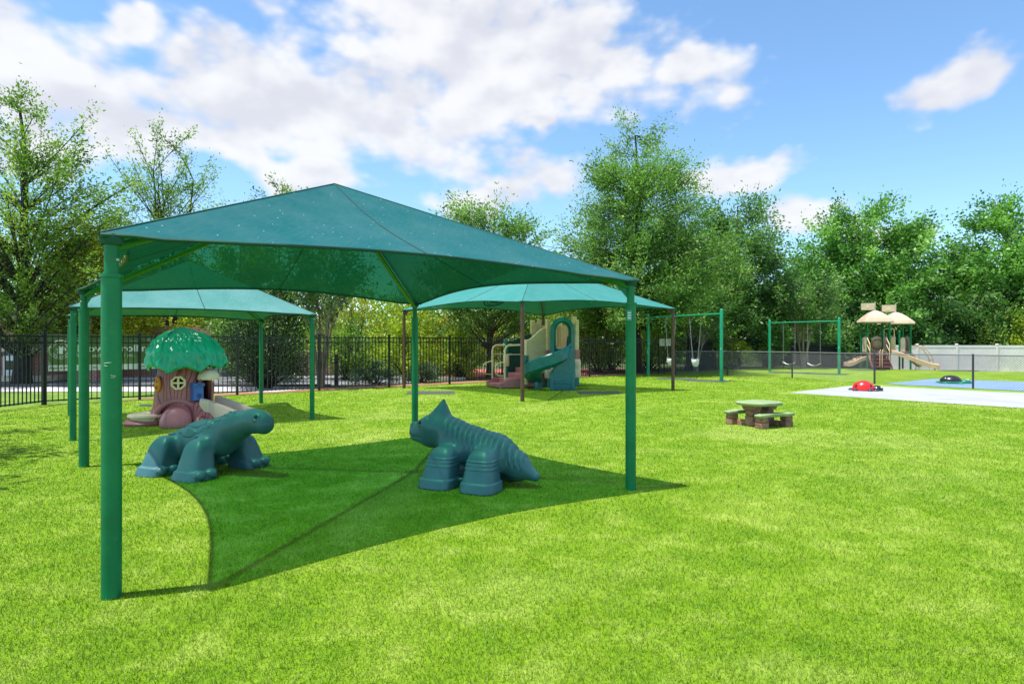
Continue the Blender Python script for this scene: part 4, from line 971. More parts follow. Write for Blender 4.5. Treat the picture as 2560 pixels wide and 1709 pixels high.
def turtle():
    root = thing('turtle_sandbox', 'black shelled plastic turtle sandbox with green head on the blue pad', 'sandbox', (16.95, 23.75, .006), R(-14))
    sh = MB().ball((0, 0, .07), (.36, .33, .24), 32, 12, 0).build('shell', 'black_plastic', root, 60)
    for k in range(5): MB().tube([(.36*math.cos(t)*math.cos(k*1.256), .33*math.cos(t)*math.sin(k*1.256), .07 + .243*math.sin(t)) for t in np.linspace(.1, 1.1, 8)], .008, 5).build('shell_rib', 'black_plastic', sh, 60)
    MB().lathe([(.37, .0), (.40, .02), (.40, .055), (.365, .075)], (0, 0, 0), 32, 1, .92).build('base', 'turtle_green', root, 50)
    hd = MB().ball((.50, 0, .03), (.20, .15, .13), 22, 10, -.2).build('head', 'turtle_green', root, 60)
    for s in (-1, 1): MB().ball((.56, s*.07, .145), (.035, .035, .03), 12, 6).build('eye', 'white_plastic', hd, 60)
    for (x, y) in ((-.30, -.30), (.22, -.34), (-.3, .3), (.22, .34)): MB().ball((x, y, .012), (.10, .09, .06), 14, 6, -.15).build('foot', 'turtle_green', root, 60)
turtle()

# ------------------------------------------------------------------ tan play set
def playset():
    C0 = np.array([22.0, 36.6]); rz = R(-13); root = thing('playground_set', 'tan playground set with two pyramid roofs, flags and double slide', 'play set', (C0[0], C0[1], 0), rz)
    # local frame: u to the right along the front, v away from the viewer; first tower centred at (-.35,0), second at (1.15,1.0)
    def tower(cx, cy, s, zroof, tag_flag):
        h = s/2; ps = []
        for (i, j) in ((-1, -1), (1, -1), (1, 1), (-1, 1)):
            o = MB().tube([(cx+i*h, cy+j*h, -.03), (cx+i*h, cy+j*h, zroof + .03)], .052, 12).build('post', 'green_paint', root, 40)
        e = h + .20; prof = [(1.0, 0), (1.03, .05), (1.0, .16), (.84, .31), (.62, .50), (.40, .67), (.20, .78), (.07, .815), (.0, .82)]
        n = 48; P = []
        for k in range(n):
            t = 2*math.pi*k/n; c_, s_ = math.cos(t), math.sin(t); sq = 1/ (abs(c_)**16 + abs(s_)**16)**(1/16)
            row = []
            for r, z in prof:
                g = sq if r > .45 else 1 + (sq-1)*r/.45; row.append((cx + e*r*g*c_, cy + e*r*g*s_, zroof - .05 + z*.92))
            P.append(row)
        ro = MB().grid(np.array(P), True).build('roof', 'roof_tan', root, 35)
        for q, rr_ in ((.225, .93), (.31, .84), (.405, .73), (.50, .62)):
            loop = [(cx + e*rr_*1.01*math.cos(t)/(abs(math.cos(t))**16+abs(math.sin(t))**16)**(1/16), cy + e*rr_*1.01*math.sin(t)/(abs(math.cos(t))**16+abs(math.sin(t))**16)**(1/16), zroof - .05 + q*.92) for t in np.linspace(0, 2*math.pi, 49)[:-1]]
            MB().tube(loop, .006, 4, closed=True).build('shingle_line', 'tan_plastic', ro)
        fp_ = MB().tube([(cx, cy, zroof + .62), (cx, cy, zroof + 1.20)], .028, 10).build('flag_pole', 'tan_pale', root, 40)
        fl = MB().box((cx - .40, cy - .02, zroof + .93), (.72, .03, .40)).build('flag', 'tan_pale', fp_, bevel=.008); fl.rotation_euler = (0, 0, 0)
        MB().box((cx - .40, cy - .04, zroof + .93), (.16, .01, .14)).build('flag_emblem', 'cream_yellow', fl)
        MB().box((cx, cy, .95), (s, s, .07)).build('deck', 'mauve_dark', root)
    tower(-.35, 0, 1.18, 2.78, 0); tower(1.05, .85, 1.18, 2.70, 0)
    for (x, y) in ((.35, 1.0), (.92, -.12), (.25, .62)): MB().lathe([(.05, -.03), (.05, 2.18), (.062, 2.19), (.062, 2.24), (.03, 2.27)], (x, y, 0), 12).build('short_post', 'green_paint', root, 40)
    MB().box((.42, .35, .95), (.9, 1.0, .065)).build('bridge_deck', 'mauve_dark', root)
    def arch_panel(x, y, w, u, z0, z1, m='tan_pale', name='panel'):
        o = [(0, z0), (w, z0), (w, z1 - .10), (w*.85, z1 - .03), (w*.5, z1 + .05), (w*.15, z1 - .03), (0, z1 - .10)]
        return MB().prism(o, .045, (x, y, 0), (*u, 0)).build(name, m, root, bevel=.012)
    arch_panel(-.92, -.42, .40, (.0, 1.0), 1.0, 1.92); arch_panel(-.86, .59, .36, (1, 0), 1.0, 1.92)
    bp = arch_panel(-.35, .62, .58, (1, 0), 1.0, 1.92); MB().ball((-.05, .60, 1.45), (.27, .13, .29), 24, 12).build('bubble', 'tan_plastic', bp, 60)
    MB().tube([(-.05 + .3*math.cos(t), .56, 1.45 + .32*math.sin(t)) for t in np.linspace(0, 2*math.pi, 25)[:-1]], .022, 6, closed=True).build('bubble_rim', 'orange_plastic', bp, 60)
    arch_panel(.50, 1.44, .5, (1, 0), 1.0, 1.9); arch_panel(1.10, .27, .26, (1, 0), 1.0, 1.85); p2 = arch_panel(1.64, .40, .85, (0, 1), 1.0, 1.9)
    MB().tube([(1.61, .82 + .26*math.cos(t), 1.45 + .28*math.sin(t)) for t in np.linspace(0, 2*math.pi, 25)[:-1]], .02, 6, closed=True).build('panel_ring', 'utility_grey', p2, 60)
    # stair between two rails
    for k in range(4): MB().box((-.45, -.75 - .22*k, .78 - .21*k), (.98, .26, .05)).build('stair_tread', 'mauve_dark', root, bevel=.008); 
    for k in range(4): MB().box((-.45, -.635 - .22*k, .86 - .21*k - .08), (.98, .025, .215)).build('stair_riser', 'mauve_dark', root)
    for x in (-.96, .06):
        MB().prism([(0, .85), (0, 1.02), (.95, .18), (.95, .02)], .04, (x, -.60, 0), (0, -1, 0)).build('stringer', 'mauve_dark', root)
        h = MB().tube([(x, -.58, 1.85), (x, -.62, 1.84), (x, -1.05, 1.50), (x, -1.10, 1.42), (x, -1.10, .55)], .024, 8).build('handrail', 'tan_plastic', root, 50)
        MB().tube([(x, -.60, 1.45), (x, -1.10, 1.06)], .02, 8).build('crossbar', 'tan_plastic', h, 50)
    for x in (-.52, -.40): MB().tube([(x, -1.35, 0), (x, -1.35, 1.05), (x + .05, -1.33, 1.16)], .024, 8).build('grab_post', 'tan_plastic', root, 50)
    # small slide going left, long double slide going right
    def slide(p0, p1, wd, z0, z1, m, lanes, name, rail_h=.14):
        p0 = np.array(p0); p1 = np.array(p1); d = (p1 - p0)/np.linalg.norm(p1 - p0); nrm = np.array([-d[1], d[0]]); G = []
        lat = [(-wd/2 - .05, -.10), (-wd/2 - .05, rail_h - .03), (-wd/2 - .02, rail_h), (-wd/2 + .03, rail_h - .03), (-wd/2 + .06, .0)]
        if lanes == 2: lat += [(-.05, .0), (-.02, .07), (.02, .07), (.05, .0)]
        lat += [(wd/2 - .06, .0), (wd/2 - .03, rail_h - .03), (wd/2 + .02, rail_h), (wd/2 + .05, rail_h - .03), (wd/2 + .05, -.10), (-wd/2 - .05, -.10)]
        for t in np.linspace(0, 1, 18):
            z = z0 + (z1 - z0)*float(sstep(-.10, 1.02, t)) if lanes == 2 else z0 + (z1 - z0)*float(sstep(0, 1, t)); c = p0 + (p1 - p0)*t
            G.append([(c[0] + nrm[0]*o, c[1] + nrm[1]*o, z + h) for o, h in lat])
        mb = MB().grid(np.array(G)); mb.f.append(tuple(range(17*len(lat), 18*len(lat)-1))); mb.f.append(tuple(range(len(lat)-2, -1, -1)))
        return mb.build(name, m, root, 45)
    slide((-.98, -.15), (-2.05, -.48), .44, .62, .26, 'tan_plastic', 1, 'small_slide')
    for (x, y) in ((-1.92, -.44), (-1.30, -.26)): MB().tube([(x, y, 0), (x, y, .24)], .022, 8).build('slide_leg', 'mauve_dark', root, 40)
    slide((.45, -.25), (2.65, -1.0), .72, .98, .16, 'tan_plastic', 2, 'double_slide', .17)
    for (x, y) in ((2.5, -.85), (2.35, -1.15), (1.6, -.6)): MB().tube([(x, y, 0), (x, y, .20)], .022, 8).build('slide_leg', 'mauve_dark', root, 40)
    hood = MB().prism([(-.36, .95), (-.28, .95), (-.28, 1.55), (-.2, 1.68), (-.03, 1.72), (-.03, .98), (.03, .98), (.03, 1.72), (.2, 1.68), (.28, 1.55), (.28, .95), (.36, .95), (.36, 1.86), (.2, 1.93), (-.2, 1.93), (-.36, 1.86)], .30, (.52, -.20, 0), (.34, .94, 0)).build('slide_hood', 'tan_plastic', root, bevel=.02)
    MB().tube([(.1, -.1, 1.9), (.1, -.1, 2.25), (.16, -.08, 2.38), (.55, .05, 2.40), (.70, .1, 2.34), (.72, .1, 1.9)], .026, 8).build('hoop_rail', 'tan_plastic', root, 50)
    # arched ladder on the far side
    arc = lambda y: [(1.75 + 1.05*math.sin(t), y, .35 + 1.05*math.cos(t)) for t in np.linspace(0.05, math.pi/2, 12)] + [(2.80, y, 0)]
    la = MB().tube(arc(.15), .024, 8).build('arch_rail', 'tan_plastic', root, 50); MB().tube(arc(.70), .024, 8).build('arch_rail', 'tan_plastic', root, 50)
    for t in np.linspace(.25, 1.4, 6): MB().tube([(1.75 + 1.05*math.sin(t), .15, .35 + 1.05*math.cos(t)), (1.75 + 1.05*math.sin(t), .70, .35 + 1.05*math.cos(t))], .017, 6).build('rung', 'tan_plastic', la, 50)
    MB().prism([(0, .55), (.5, .1), (.62, .2), (.1, .95), (0, .95)], .5, (1.68, .55, 0)).build('climb_wall', 'tan_plastic', root, bevel=.03)
playset()

# ------------------------------------------------------------------ things along the fence
def text_mesh(s, x0, x1, z, size, bold=.0):
    cu = bpy.data.curves.new('lettering', 'FONT'); cu.body = s; cu.size = 1; cu.offset = bold; cu.extrude = .002; cu.resolution_u = 3
    ob = bpy.data.objects.new('lettering', cu); me = bpy.data.meshes.new_from_object(ob); bpy.data.objects.remove(ob)
    co = np.zeros(len(me.vertices)*3); me.vertices.foreach_get('co', co); co = co.reshape(-1, 3)
    w = co[:, 0].max() - co[:, 0].min(); k = (x1 - x0)/w if x1 else size
    out = np.stack([x0 + (co[:, 0] - co[:, 0].min())*k, -co[:, 2]*size*.5, z + co[:, 1]*size], 1); me.vertices.foreach_set('co', out.ravel()); me.update(); return me
def banner():
    s0 = np.array(fp(.06, .045)); root = thing('banner', 'green and white enrolling banner tied to the fence behind the playhouse', 'banner', (s0[0], s0[1], 0), math.atan2(FD[1], FD[0]))
    n = 41; xs = np.linspace(0, 2.80, n); sag = lambda x: .05*np.sin(x*2.2)**2*(x > 2.0)*.0 + .015*np.sin(x*9)
    def strip(z0, z1, m, name, drop=0):
        zz = np.linspace(z0, z1, 8); P = np.array([[(x, .015*math.sin(x*5 + z*3), z - drop*max(0, (x - 2.0)/.8)**2*(z - z0)/(z1 - z0)) for z in zz] for x in xs])
        Q = P.copy(); Q[..., 1] += .004; return MB().grid(P).grid(Q[::-1]).build(name, m, root, 60)
    strip(1.005, 1.80, 'banner_green', 'upper_panel', .10); strip(.85, 1.003, 'banner_white', 'lower_strip')
    P = np.array([[(x, .015*math.sin(x*5 + z*3) - .006, z) for z in np.linspace(1.62, 1.66, 2)] for x in xs[29:]])
    MB().add([(0.0, -.004, 1.0), (.05, -.004, 1.0), (.13, -.006, 1.3), (.02, -.004, 1.55), (.0, -.004, 1.55)], [(0, 1, 2, 3, 4)]).add([(2.15, -.012, 1.66), (2.8, -.012, 1.35), (2.8, -.012, 1.62), (2.3, -.012, 1.72)], [(0, 1, 2, 3)]).build('grey_swash', 'banner_grey', root)
    def put(s, x0, x1, z, size, m, bold=0, y=-.022):
        me = text_mesh(s, x0, x1, z, size, bold); o = link('lettering', me, m, root); o.location = (0, y, 0)
    put('The Leader in Early Education and Care', .60, 2.05, 1.575, .085, 'banner_white')
    put('Now Enrolling', .62, 2.34, 1.345, .255, 'banner_white', .018)
    put('Filling each day with joy.', .56, 1.92, 1.20, .135, 'banner_white')
    put('Ages 6 Weeks            ed    primrosew                .com - (770) 5', .02, 2.62, .905, .075, 'banner_ink', .006)
    c = (.25, 1.40)
    for r, wd in ((.235, .010), (.165, .008)): MB().tube([(c[0] + r*math.cos(t), -.022, c[1] + r*math.sin(t)) for t in np.linspace(0, 2*math.pi, 41)[:-1]], wd*.6, 5, closed=True).build('crest_ring', 'banner_white', root)
    MB().prism([(-.07, -.11), (.06, -.11), (.05, -.03), (.13, -.02), (.11, .05), (.06, .10), (.02, .05), (-.02, .10), (-.05, .08), (-.06, .02), (-.09, .03), (-.06, -.02)], .004, (c[0], -.022, c[1])).build('crest_figure', 'banner_white', root)
    for wrd, a0, a1, flip in (('PRIMROSE', 160, 20, 0), ('SCHOOLS', 212, 328, 1)):
        for k, ch in enumerate(wrd):
            t = R(a0 + (a1 - a0)*k/(len(wrd) - 1)); me = text_mesh(ch, -.018, .018, -.02, .062, .02)
            o = link('lettering', me, 'banner_white', root); o.location = (c[0] + .200*math.cos(t), -.022, c[1] + .200*math.sin(t)); o.rotation_euler = (0, (math.pi/2 - t) if not flip else (-math.pi/2 - t), 0)
banner()

def boxes():
    r = thing('notice_box', 'pair of cream boxes mounted at the fence corner behind a brown post', 'box', (7.62, 30.75, 0))
    MB().tube([(0, 0, 0), (0, 0, 1.50)], .03, 10).build('stand', 'fence_black', r, 40)
    for x in (-.14, .17): 
        b = MB().box((x, -.06, 1.58), (.26, .12, .36)).build('case', 'box_cream', r, bevel=.01)
        for z in (1.66, 1.60, 1.52): MB().box((x + .05, -.122, z), (.07, .006, .018)).build('latch', 'utility_grey', b)
boxes()
def stub():
    r = thing('wooden_post', 'short weathered wooden post standing behind the fence', 'post', (-6.45, 22.6, 0))
    MB().lathe([(.075, -.02), (.07, 1.10), (.06, 1.14), (.0, 1.145)], (0, 0, 0), 14).build('shaft', 'bark', r, 40)
    MB().lathe([(.078, .84), (.082, .85), (.082, .88), (.078, .89)], (0, 0, 0), 14).build('band', 'bark_dark', r, 40)
stub()
def building():
    o = (-24.6, 24.5, 0); r = thing('brick_building', 'red brick building with cream stone bands beyond the sidewalk', 'building', o)
    MB().box((0, 1.5, 1.3), (12.0, 3.0, 2.6)).build('wall', 'brick', r)
    for z, h in ((1.35, .34), (.14, .24), (2.55, .2)): MB().box((0, 1.46, z), (12.06, 3.02, h)).build('stone_band', 'cream_stone', r, bevel=.01)
    MB().box((0, 1.5, 2.71), (12.3, 3.3, .10)).build('roof', 'utility_grey', r)
    k = MB().box((4.98, -.12, .66), (1.0, .16, .80)).build('kiosk', 'banner_white', r, bevel=.01)
    MB().box((4.80, -.205, .68), (.42, .02, .36)).build('screen', 'glass_dark', k); MB().box((5.28, -.205, .62), (.10, .02, .3)).build('slot_panel', 'utility_grey', k)
    MB().box((4.95, -.10, 1.12), (1.2, .12, .18)).build('sign_strip', 'black_plastic', r)
    l = link('lettering', text_mesh('ATM', 4.62, 5.28, 1.065, .15, .02), 'banner_white', r); l.location = (0, -.166, 0)
    MB().box((8.3, 3.2, 1.15), (5.6, .3, 2.3)).build('wing_wall', 'brick', r)
    MB().box((7.2, .9, .30), (1.1, .9, .62)).build('pier', 'brick', r); MB().tube([(7.05, .9, .6), (7.05, .9, 2.6)], .17, 16).build('column', 'cream_stone', r, 40)
    o2 = (-13.6, 30.2, 0); r2 = thing('brick_building', 'low red brick wall with pale coping behind the grey utility boxes', 'wall', o2)
    MB().box((0, .15, .55), (9.5, .3, 1.1)).build('wall', 'brick', r2); MB().box((0, .15, 1.13), (9.6, .4, .06)).build('coping', 'cream_stone', r2)
    for i, (x, w, h, lab) in enumerate(((-15.25, .72, .72, 'grey utility box at the building end of the row, seen through the fence'), (-14.35, .5, .62, 'second grey utility box from the building end'), (-13.75, .55, .66, 'third grey utility box from the building end'), (-12.95, .75, .74, 'grey utility box of the row nearest the playhouse roof'))):
        b = thing('utility_box', lab, 'utility box', (x, 27.0, 0), 0, 'grey utility boxes')
        MB().box((0, 0, h/2 + .04), (w, .5, h)).build('cabinet', 'utility_grey', b, bevel=.015); MB().box((0, -.26, h*.55), (w*.8, .02, h*.7)).build('door', 'utility_grey', b, bevel=.006); MB().box((0, 0, .03), (w + .1, .6, .06)).build('plinth', 'concrete', b)
building()

# ------------------------------------------------------------------ trees and shrubs
def leaf_mesh(pos, out, size, wid, g, tint, flat=.25):
    n = len(pos); d = out + g.normal(0, .8, (n, 3)); d[:, 2] -= .15; d /= np.linalg.norm(d, axis=1)[:, None]
    up = np.array([0, 0, 1.0])*flat + g.normal(0, .7, (n, 3)); s = np.cross(d, up); s /= np.linalg.norm(s, axis=1)[:, None] + 1e-6
    L = (size*(.6 + .8*g.random(n)))[:, None]; W = L*wid
    nrm = np.cross(s, d); V = np.stack([pos, pos + d*L*.45 + s*W*.5 + nrm*L*.06, pos + d*L, pos + d*L*.45 - s*W*.5 + nrm*L*.06], 1).reshape(-1, 3)
    return V, np.repeat(np.clip(tint, 0, 1).astype(np.float32), 4)
def crown_obj(name, V, T, m, parent):
    me = fast_mesh(name, V, np.arange(len(V)).reshape(-1, 4)); a = me.attributes.new('tint', 'FLOAT', 'POINT'); a.data.foreach_set('value', T)
    return link(name, me, m, parent)
def tree(name, label, x, y, h, tr, prof, nb, nl, cr, leaf, m, seed, bark='bark', group=None, stems=1, spread=0, z0=None, base_z=None, rise=.75, wid=.45, shell=.5, cat='tree', lean=(0, 0), irr=.3, branch_r=.24, sub=6, up=.55, side=None):
    """prof: list of (height fraction, radius); nb limbs, each splitting into sub twig clumps of nl leaves"""
    g = np.random.default_rng(seed); gzv = float(gz(x, y)) if base_z is None else base_z
    root = thing(name, label, cat, (x, y, gzv), 0, group)
    hs = [p[0]*h for p in prof]; rs = [p[1] for p in prof]; zc = np.linspace(hs[0], hs[-1], 200); wgt = np.interp(zc, hs, rs)**1.6 + .02; wgt /= wgt.sum()
    tb = MB(); tops = []
    for k in range(stems):
        a = 2*math.pi*(k + .3*g.random())/max(1, stems); off = np.array([math.cos(a), math.sin(a), 0])
        hh = h*(.94 if stems == 1 else .62 + .2*g.random()); t = np.linspace(0, 1, 12)
        w = np.cumsum(g.normal(0, .010*h, (12, 2)), 0)*t[:, None]*.6
        P = np.stack([off[0]*(.06 + spread*t**1.3)*(stems > 1) + w[:, 0] + lean[0]*t, off[1]*(.06 + spread*t**1.3)*(stems > 1) + w[:, 1] + lean[1]*t, t*hh - .05], 1)
        rad = tr*(1 - .88*t)**.8*(1 + .5*np.exp(-t*18)); tb.tube(P, np.maximum(rad, .012), 9 if stems == 1 else 7); tops.append((P, rad))
    pos = []; out = []; tint = []
    ph = g.random(4)*6
    for b in range(nb):
        z = g.choice(zc, p=wgt); ang = b*2.39996 + g.normal(0, .35); Rz = np.interp(z, hs, rs)*(1 + irr*math.sin(3*ang + ph[0] + z*1.1) * .6 + g.normal(0, irr*.45))
        r = max(.05, Rz)*g.random()**(shell*.55); P, rad = tops[g.integers(len(tops))]
        e = np.array([r*math.cos(ang) + lean[0]*z/h, r*math.sin(ang) + lean[1]*z/h, z])
        zb = max(hs[0]*.55, z - r*rise - .2*g.random()); i = min(len(P) - 1, int(np.searchsorted(P[:, 2], zb))); s = P[i]
        mid = s + (e - s)*.55 + np.array([0, 0, .10*r]) + g.normal(0, .06*r + .02, 3); L = np.linalg.norm(e - s)
        q = np.linspace(0, 1, 6)[:, None]; path = s*(1-q)**2 + 2*mid*q*(1-q) + e*q**2
        br = min(rad[i]*.8 + .004, tr*branch_r*(.25 + L/6)); tb.tube(path, np.linspace(max(br, .012), .008, 6), 5, False)
        ct = g.normal(.50, .20)
        for c in range(sub):
            f = .45 + .6*(c + g.random())/sub; ba = path[min(5, int(f*5))] if f < 1 else e
            dr = (e - s)/(L + 1e-6) + np.array([0, 0, up]) + g.normal(0, .55, 3); dr /= np.linalg.norm(dr)
            c0 = ba + dr*cr*(.5 + 1.1*g.random()) + g.normal(0, .22*cr, 3) if c else e
            if c: tb.tube([ba, c0], [.010, .005], 3, False)
            n = max(4, int(.74*nl/sub*(.6 + .8*g.random())))
            p = c0 + dr*(g.normal(0, .62*cr, (n, 1))) + g.normal(0, 1, (n, 3))*np.array([cr, cr, cr*.7])*.27
            o = p - np.array([0, 0, z*.9]); o /= np.linalg.norm(o, axis=1)[:, None] + 1e-6
            pos.append(p); out.append(o); tint.append(np.clip(ct + g.normal(0, .12, n), .02, 1))
    pos = np.concatenate(pos); out = np.concatenate(out); tint = np.concatenate(tint); keep = pos[:, 2] > .05
    if side is not None: keep &= pos[:, 0] + x < side(pos[:, 1] + y)
    pos, out, tint = pos[keep], out[keep], tint[keep]
    V, T = leaf_mesh(pos, out, np.full(len(pos), leaf*1.10), wid, g, tint); crown_obj('crown', V, T, m, root)
    tb.build('trunk', bark, root, 60); return root
def shrub(label, x, y, h, r, n, leaf, m, seed, group='shrubs beyond the fence', ry=None, wid=.5, cat='shrub', name='shrub'):
    g = np.random.default_rng(seed); ry = ry or r; root = thing(name, label, cat, (x, y, float(gz(x, y))), 0, group); st = MB(); pos = []; tint = []
    k = max(8, n//160)
    for i in range(k):
        a = g.random()*6.283; q = g.random()**.45; zz = h*(.15 + .85*g.random()); sc = math.sqrt(max(.08, 1 - (max(0, zz/h - .35)/.7)**2))
        c = np.array([r*q*sc*math.cos(a), ry*q*sc*math.sin(a), zz*(.92 + .1*g.random())])
        st.tube([(c[0]*.15, c[1]*.15, 0), (c[0]*.6, c[1]*.6, c[2]*.5), tuple(c)], [.022, .014, .006], 4, False)
        p = c + g.normal(0, 1, (n//k, 3))*np.array([r, ry, h*.55])*.15; pos.append(p); tint.append(np.clip(g.normal(.45, .15) + g.normal(0, .16, len(p)), .02, 1))
    pos = np.concatenate(pos); tint = np.concatenate(tint); ok = pos[:, 2] > .02; pos, tint = pos[ok], tint[ok]
    o = pos*np.array([1, 1, .8]); o /= np.linalg.norm(o, axis=1)[:, None] + 1e-6
    V, T = leaf_mesh(pos, o, np.full(len(pos), leaf), wid, g, tint); crown_obj('foliage', V, T, m, root); st.build('stem', 'bark_dark', root, 60); return root

BT = 'trees beyond the fence'
tree('oak_tree', 'tall loose crowned tree in front of the brick building', -18.9, 23.7, 11.3, .24, [(.14, 1.2), (.26, 2.4), (.45, 3.5), (.62, 3.9), (.80, 2.6), (.93, 1.3), (1.0, .4)], 150, 400, .52, .115, 'leaf_olive', 11, 'bark_dark', BT, rise=1.0, irr=.4, shell=.7)
tree('slender_tree', 'thin airy tree with bare looking twigs behind the yellow tree', -17.6, 31.5, 12.4, .15, [(.46, 1.4), (.62, 2.5), (.85, 2.9), (.97, 1.8), (1.0, .8)], 66, 230, .46, .115, 'leaf_olive', 12, 'bark_dark', BT, rise=1.6, irr=.35, stems=3, spread=1.1, shell=.8)
tree('maple_tree', 'yellow leaved tree behind the green canopy posts', -17.4, 26.2, 6.3, .10, [(.15, 1.3), (.4, 2.0), (.7, 1.9), (.9, 1.2), (1.0, .4)], 90, 280, .48, .12, 'leaf_yellow', 13, 'bark', BT, wid=.7)
tree('maple_tree', 'yellow green tree low behind the dark metal fence banner', -13.0, 29.5, 6.6, .11, [(.2, 1.6), (.45, 2.6), (.75, 2.3), (.92, 1.3), (1.0, .3)], 90, 260, .5, .13, 'leaf_lime', 14, 'bark', BT, wid=.6)
tree('slender_tree', 'thin sapling top showing above the dark canopy, tallest of its row', -12.6, 33.0, 10.9, .07, [(.45, .7), (.7, 1.1), (.9, .9), (1.0, .3)], 20, 60, .35, .14, 'leaf_olive', 15, 'bark_dark', BT, rise=1.4, shell=.8)
tree('slender_tree', 'thin sapling just before the peak of the dark canopy', -10.9, 33.5, 9.9, .07, [(.4, .7), (.7, 1.0), (.9, .6), (1.0, .15)], 26, 70, .32, .13, 'leaf_lime', 16, 'bark_dark', BT, rise=1.2, shell=.7)
tree('slender_tree', 'wispy tree between the airy tree and the canopy edge', -14.8, 34.0, 10.0, .08, [(.4, 1.0), (.7, 1.7), (.9, 1.3), (1.0, .4)], 30, 60, .4, .13, 'leaf_olive', 17, 'bark_dark', BT, rise=1.3, shell=.8)
tree('oak_tree', 'rounded grey green oak behind the fence, trunk beside the mauve steps', -.98, 27.6, 7.5, .15, [(.27, 1.9), (.45, 2.8), (.68, 3.0), (.86, 2.2), (.97, 1.2), (1.0, .5)], 140, 360, .5, .11, 'leaf_green', 18, 'bark', BT, rise=.9, irr=.35, wid=.5)
tree('oak_tree', 'tallest tree, broad pyramid crown behind the spiral slide and swings', 6.5, 31.9, 13.2, .20, [(.16, 3.6), (.30, 4.6), (.46, 4.2), (.62, 3.4), (.78, 2.5), (.90, 1.5), (.97, .7), (1.0, .2)], 340, 430, .62, .125, 'leaf_green', 19, 'bark_dark', BT, rise=.45, irr=.28)
tree('elm_tree', 'dark dense tree to the side of the tallest tree', 14.3, 39.2, 10.9, .2, [(.10, 2.4), (.3, 3.2), (.55, 3.2), (.75, 2.5), (.9, 1.4), (1.0, .4)], 170, 300, .75, .18, 'leaf_dark', 20, 'bark_dark', BT, rise=.6)
tree('elm_tree', 'olive green tree filling the gap under the tallest tree', 10.6, 37.0, 8.0, .14, [(.12, 2.2), (.4, 3.0), (.7, 2.5), (.9, 1.3), (1.0, .3)], 120, 220, .55, .17, 'leaf_green', 21, 'bark_dark', BT, rise=.6)
tree('maple_tree', 'big rounded bright green tree behind the tan play set', 28.9, 50.5, 13.4, .25, [(.06, 3.6), (.25, 5.2), (.5, 5.6), (.72, 4.9), (.88, 3.2), (.97, 1.5), (1.0, .5)], 210, 430, .9, .22, 'leaf_bright', 22, 'bark_dark', BT, up=.15, rise=.7, wid=.6)
tree('maple_tree', 'big rounded bright green tree cut by the picture edge', 39.3, 48.5, 12.6, .25, [(.06, 3.8), (.25, 5.4), (.5, 5.5), (.72, 4.6), (.88, 3.0), (.97, 1.4), (1.0, .5)], 210, 430, .9, .22, 'leaf_bright', 23, 'bark_dark', BT, up=.15, rise=.7, wid=.6)
tree('maple_tree', 'lower green tree between the dark tree and the big rounded trees', 27.0, 52.0, 9.6, .2, [(.08, 2.4), (.3, 3.0), (.6, 2.6), (.85, 1.5), (1.0, .3)], 120, 210, .7, .25, 'leaf_bright', 24, 'bark_dark', BT, up=.15, wid=.6)
tree('maple_tree', 'green tree beyond the vinyl fence at the far side', 47.5, 50.0, 11.5, .2, [(.06, 3.4), (.3, 5.0), (.6, 4.8), (.85, 2.8), (1.0, .4)], 150, 210, .8, .27, 'leaf_bright', 34, 'bark_dark', BT, up=.15, wid=.6)
tree('crape_myrtle', 'many stemmed crape myrtle behind the belt swings', 18.0, 38.0, 5.9, .07, [(.42, 1.3), (.6, 2.1), (.8, 2.4), (.93, 1.7), (1.0, .7)], 70, 190, .42, .16, 'leaf_dark', 25, 'bark_pale', BT, stems=6, spread=.8, rise=1.4, wid=.45)
tree('crape_myrtle', 'small pale trunked crape myrtle behind the bucket swings', 9.95, 33.3, 4.6, .06, [(.45, .9), (.7, 1.5), (.9, 1.2), (1.0, .5)], 40, 150, .4, .15, 'leaf_dark', 26, 'bark_pale', BT, stems=4, spread=.7, rise=1.4)
tree('crape_myrtle', 'many stemmed crape myrtle behind the fence between the two green canopies', -6.75, 21.7, 5.2, .055, [(.50, .9), (.66, 1.5), (.85, 1.7), (.96, 1.1), (1.0, .5)], 56, 130, .4, .14, 'leaf_dark', 27, 'bark_pale', BT, stems=7, spread=.65, rise=1.5, wid=.4)
tree('oak_tree', 'tree just outside the picture casting leafy shade near the green canopy posts', -10.3, 7.4, 6.4, .14, [(.45, 2.2), (.65, 3.6), (.85, 2.8), (1.0, .6)], 60, 170, .5, .15, 'leaf_green', 28, 'bark_dark', BT, rise=.5, side=lambda yy: -.84*yy - .25)
tree('oak_tree', 'green tree behind the tall tree by the brick building', -27.0, 33.0, 6.4, .2, [(.15, 2.8), (.4, 4.0), (.7, 3.4), (.9, 2.0), (1.0, .4)], 120, 280, .6, .17, 'leaf_olive', 29, 'bark_dark', BT)
tree('oak_tree', 'green tree behind the brick building roof', -20.5, 36.0, 6.0, .18, [(.15, 2.8), (.4, 3.8), (.7, 3.2), (.9, 1.8), (1.0, .4)], 120, 280, .6, .17, 'leaf_lime', 30, 'bark_dark', BT)

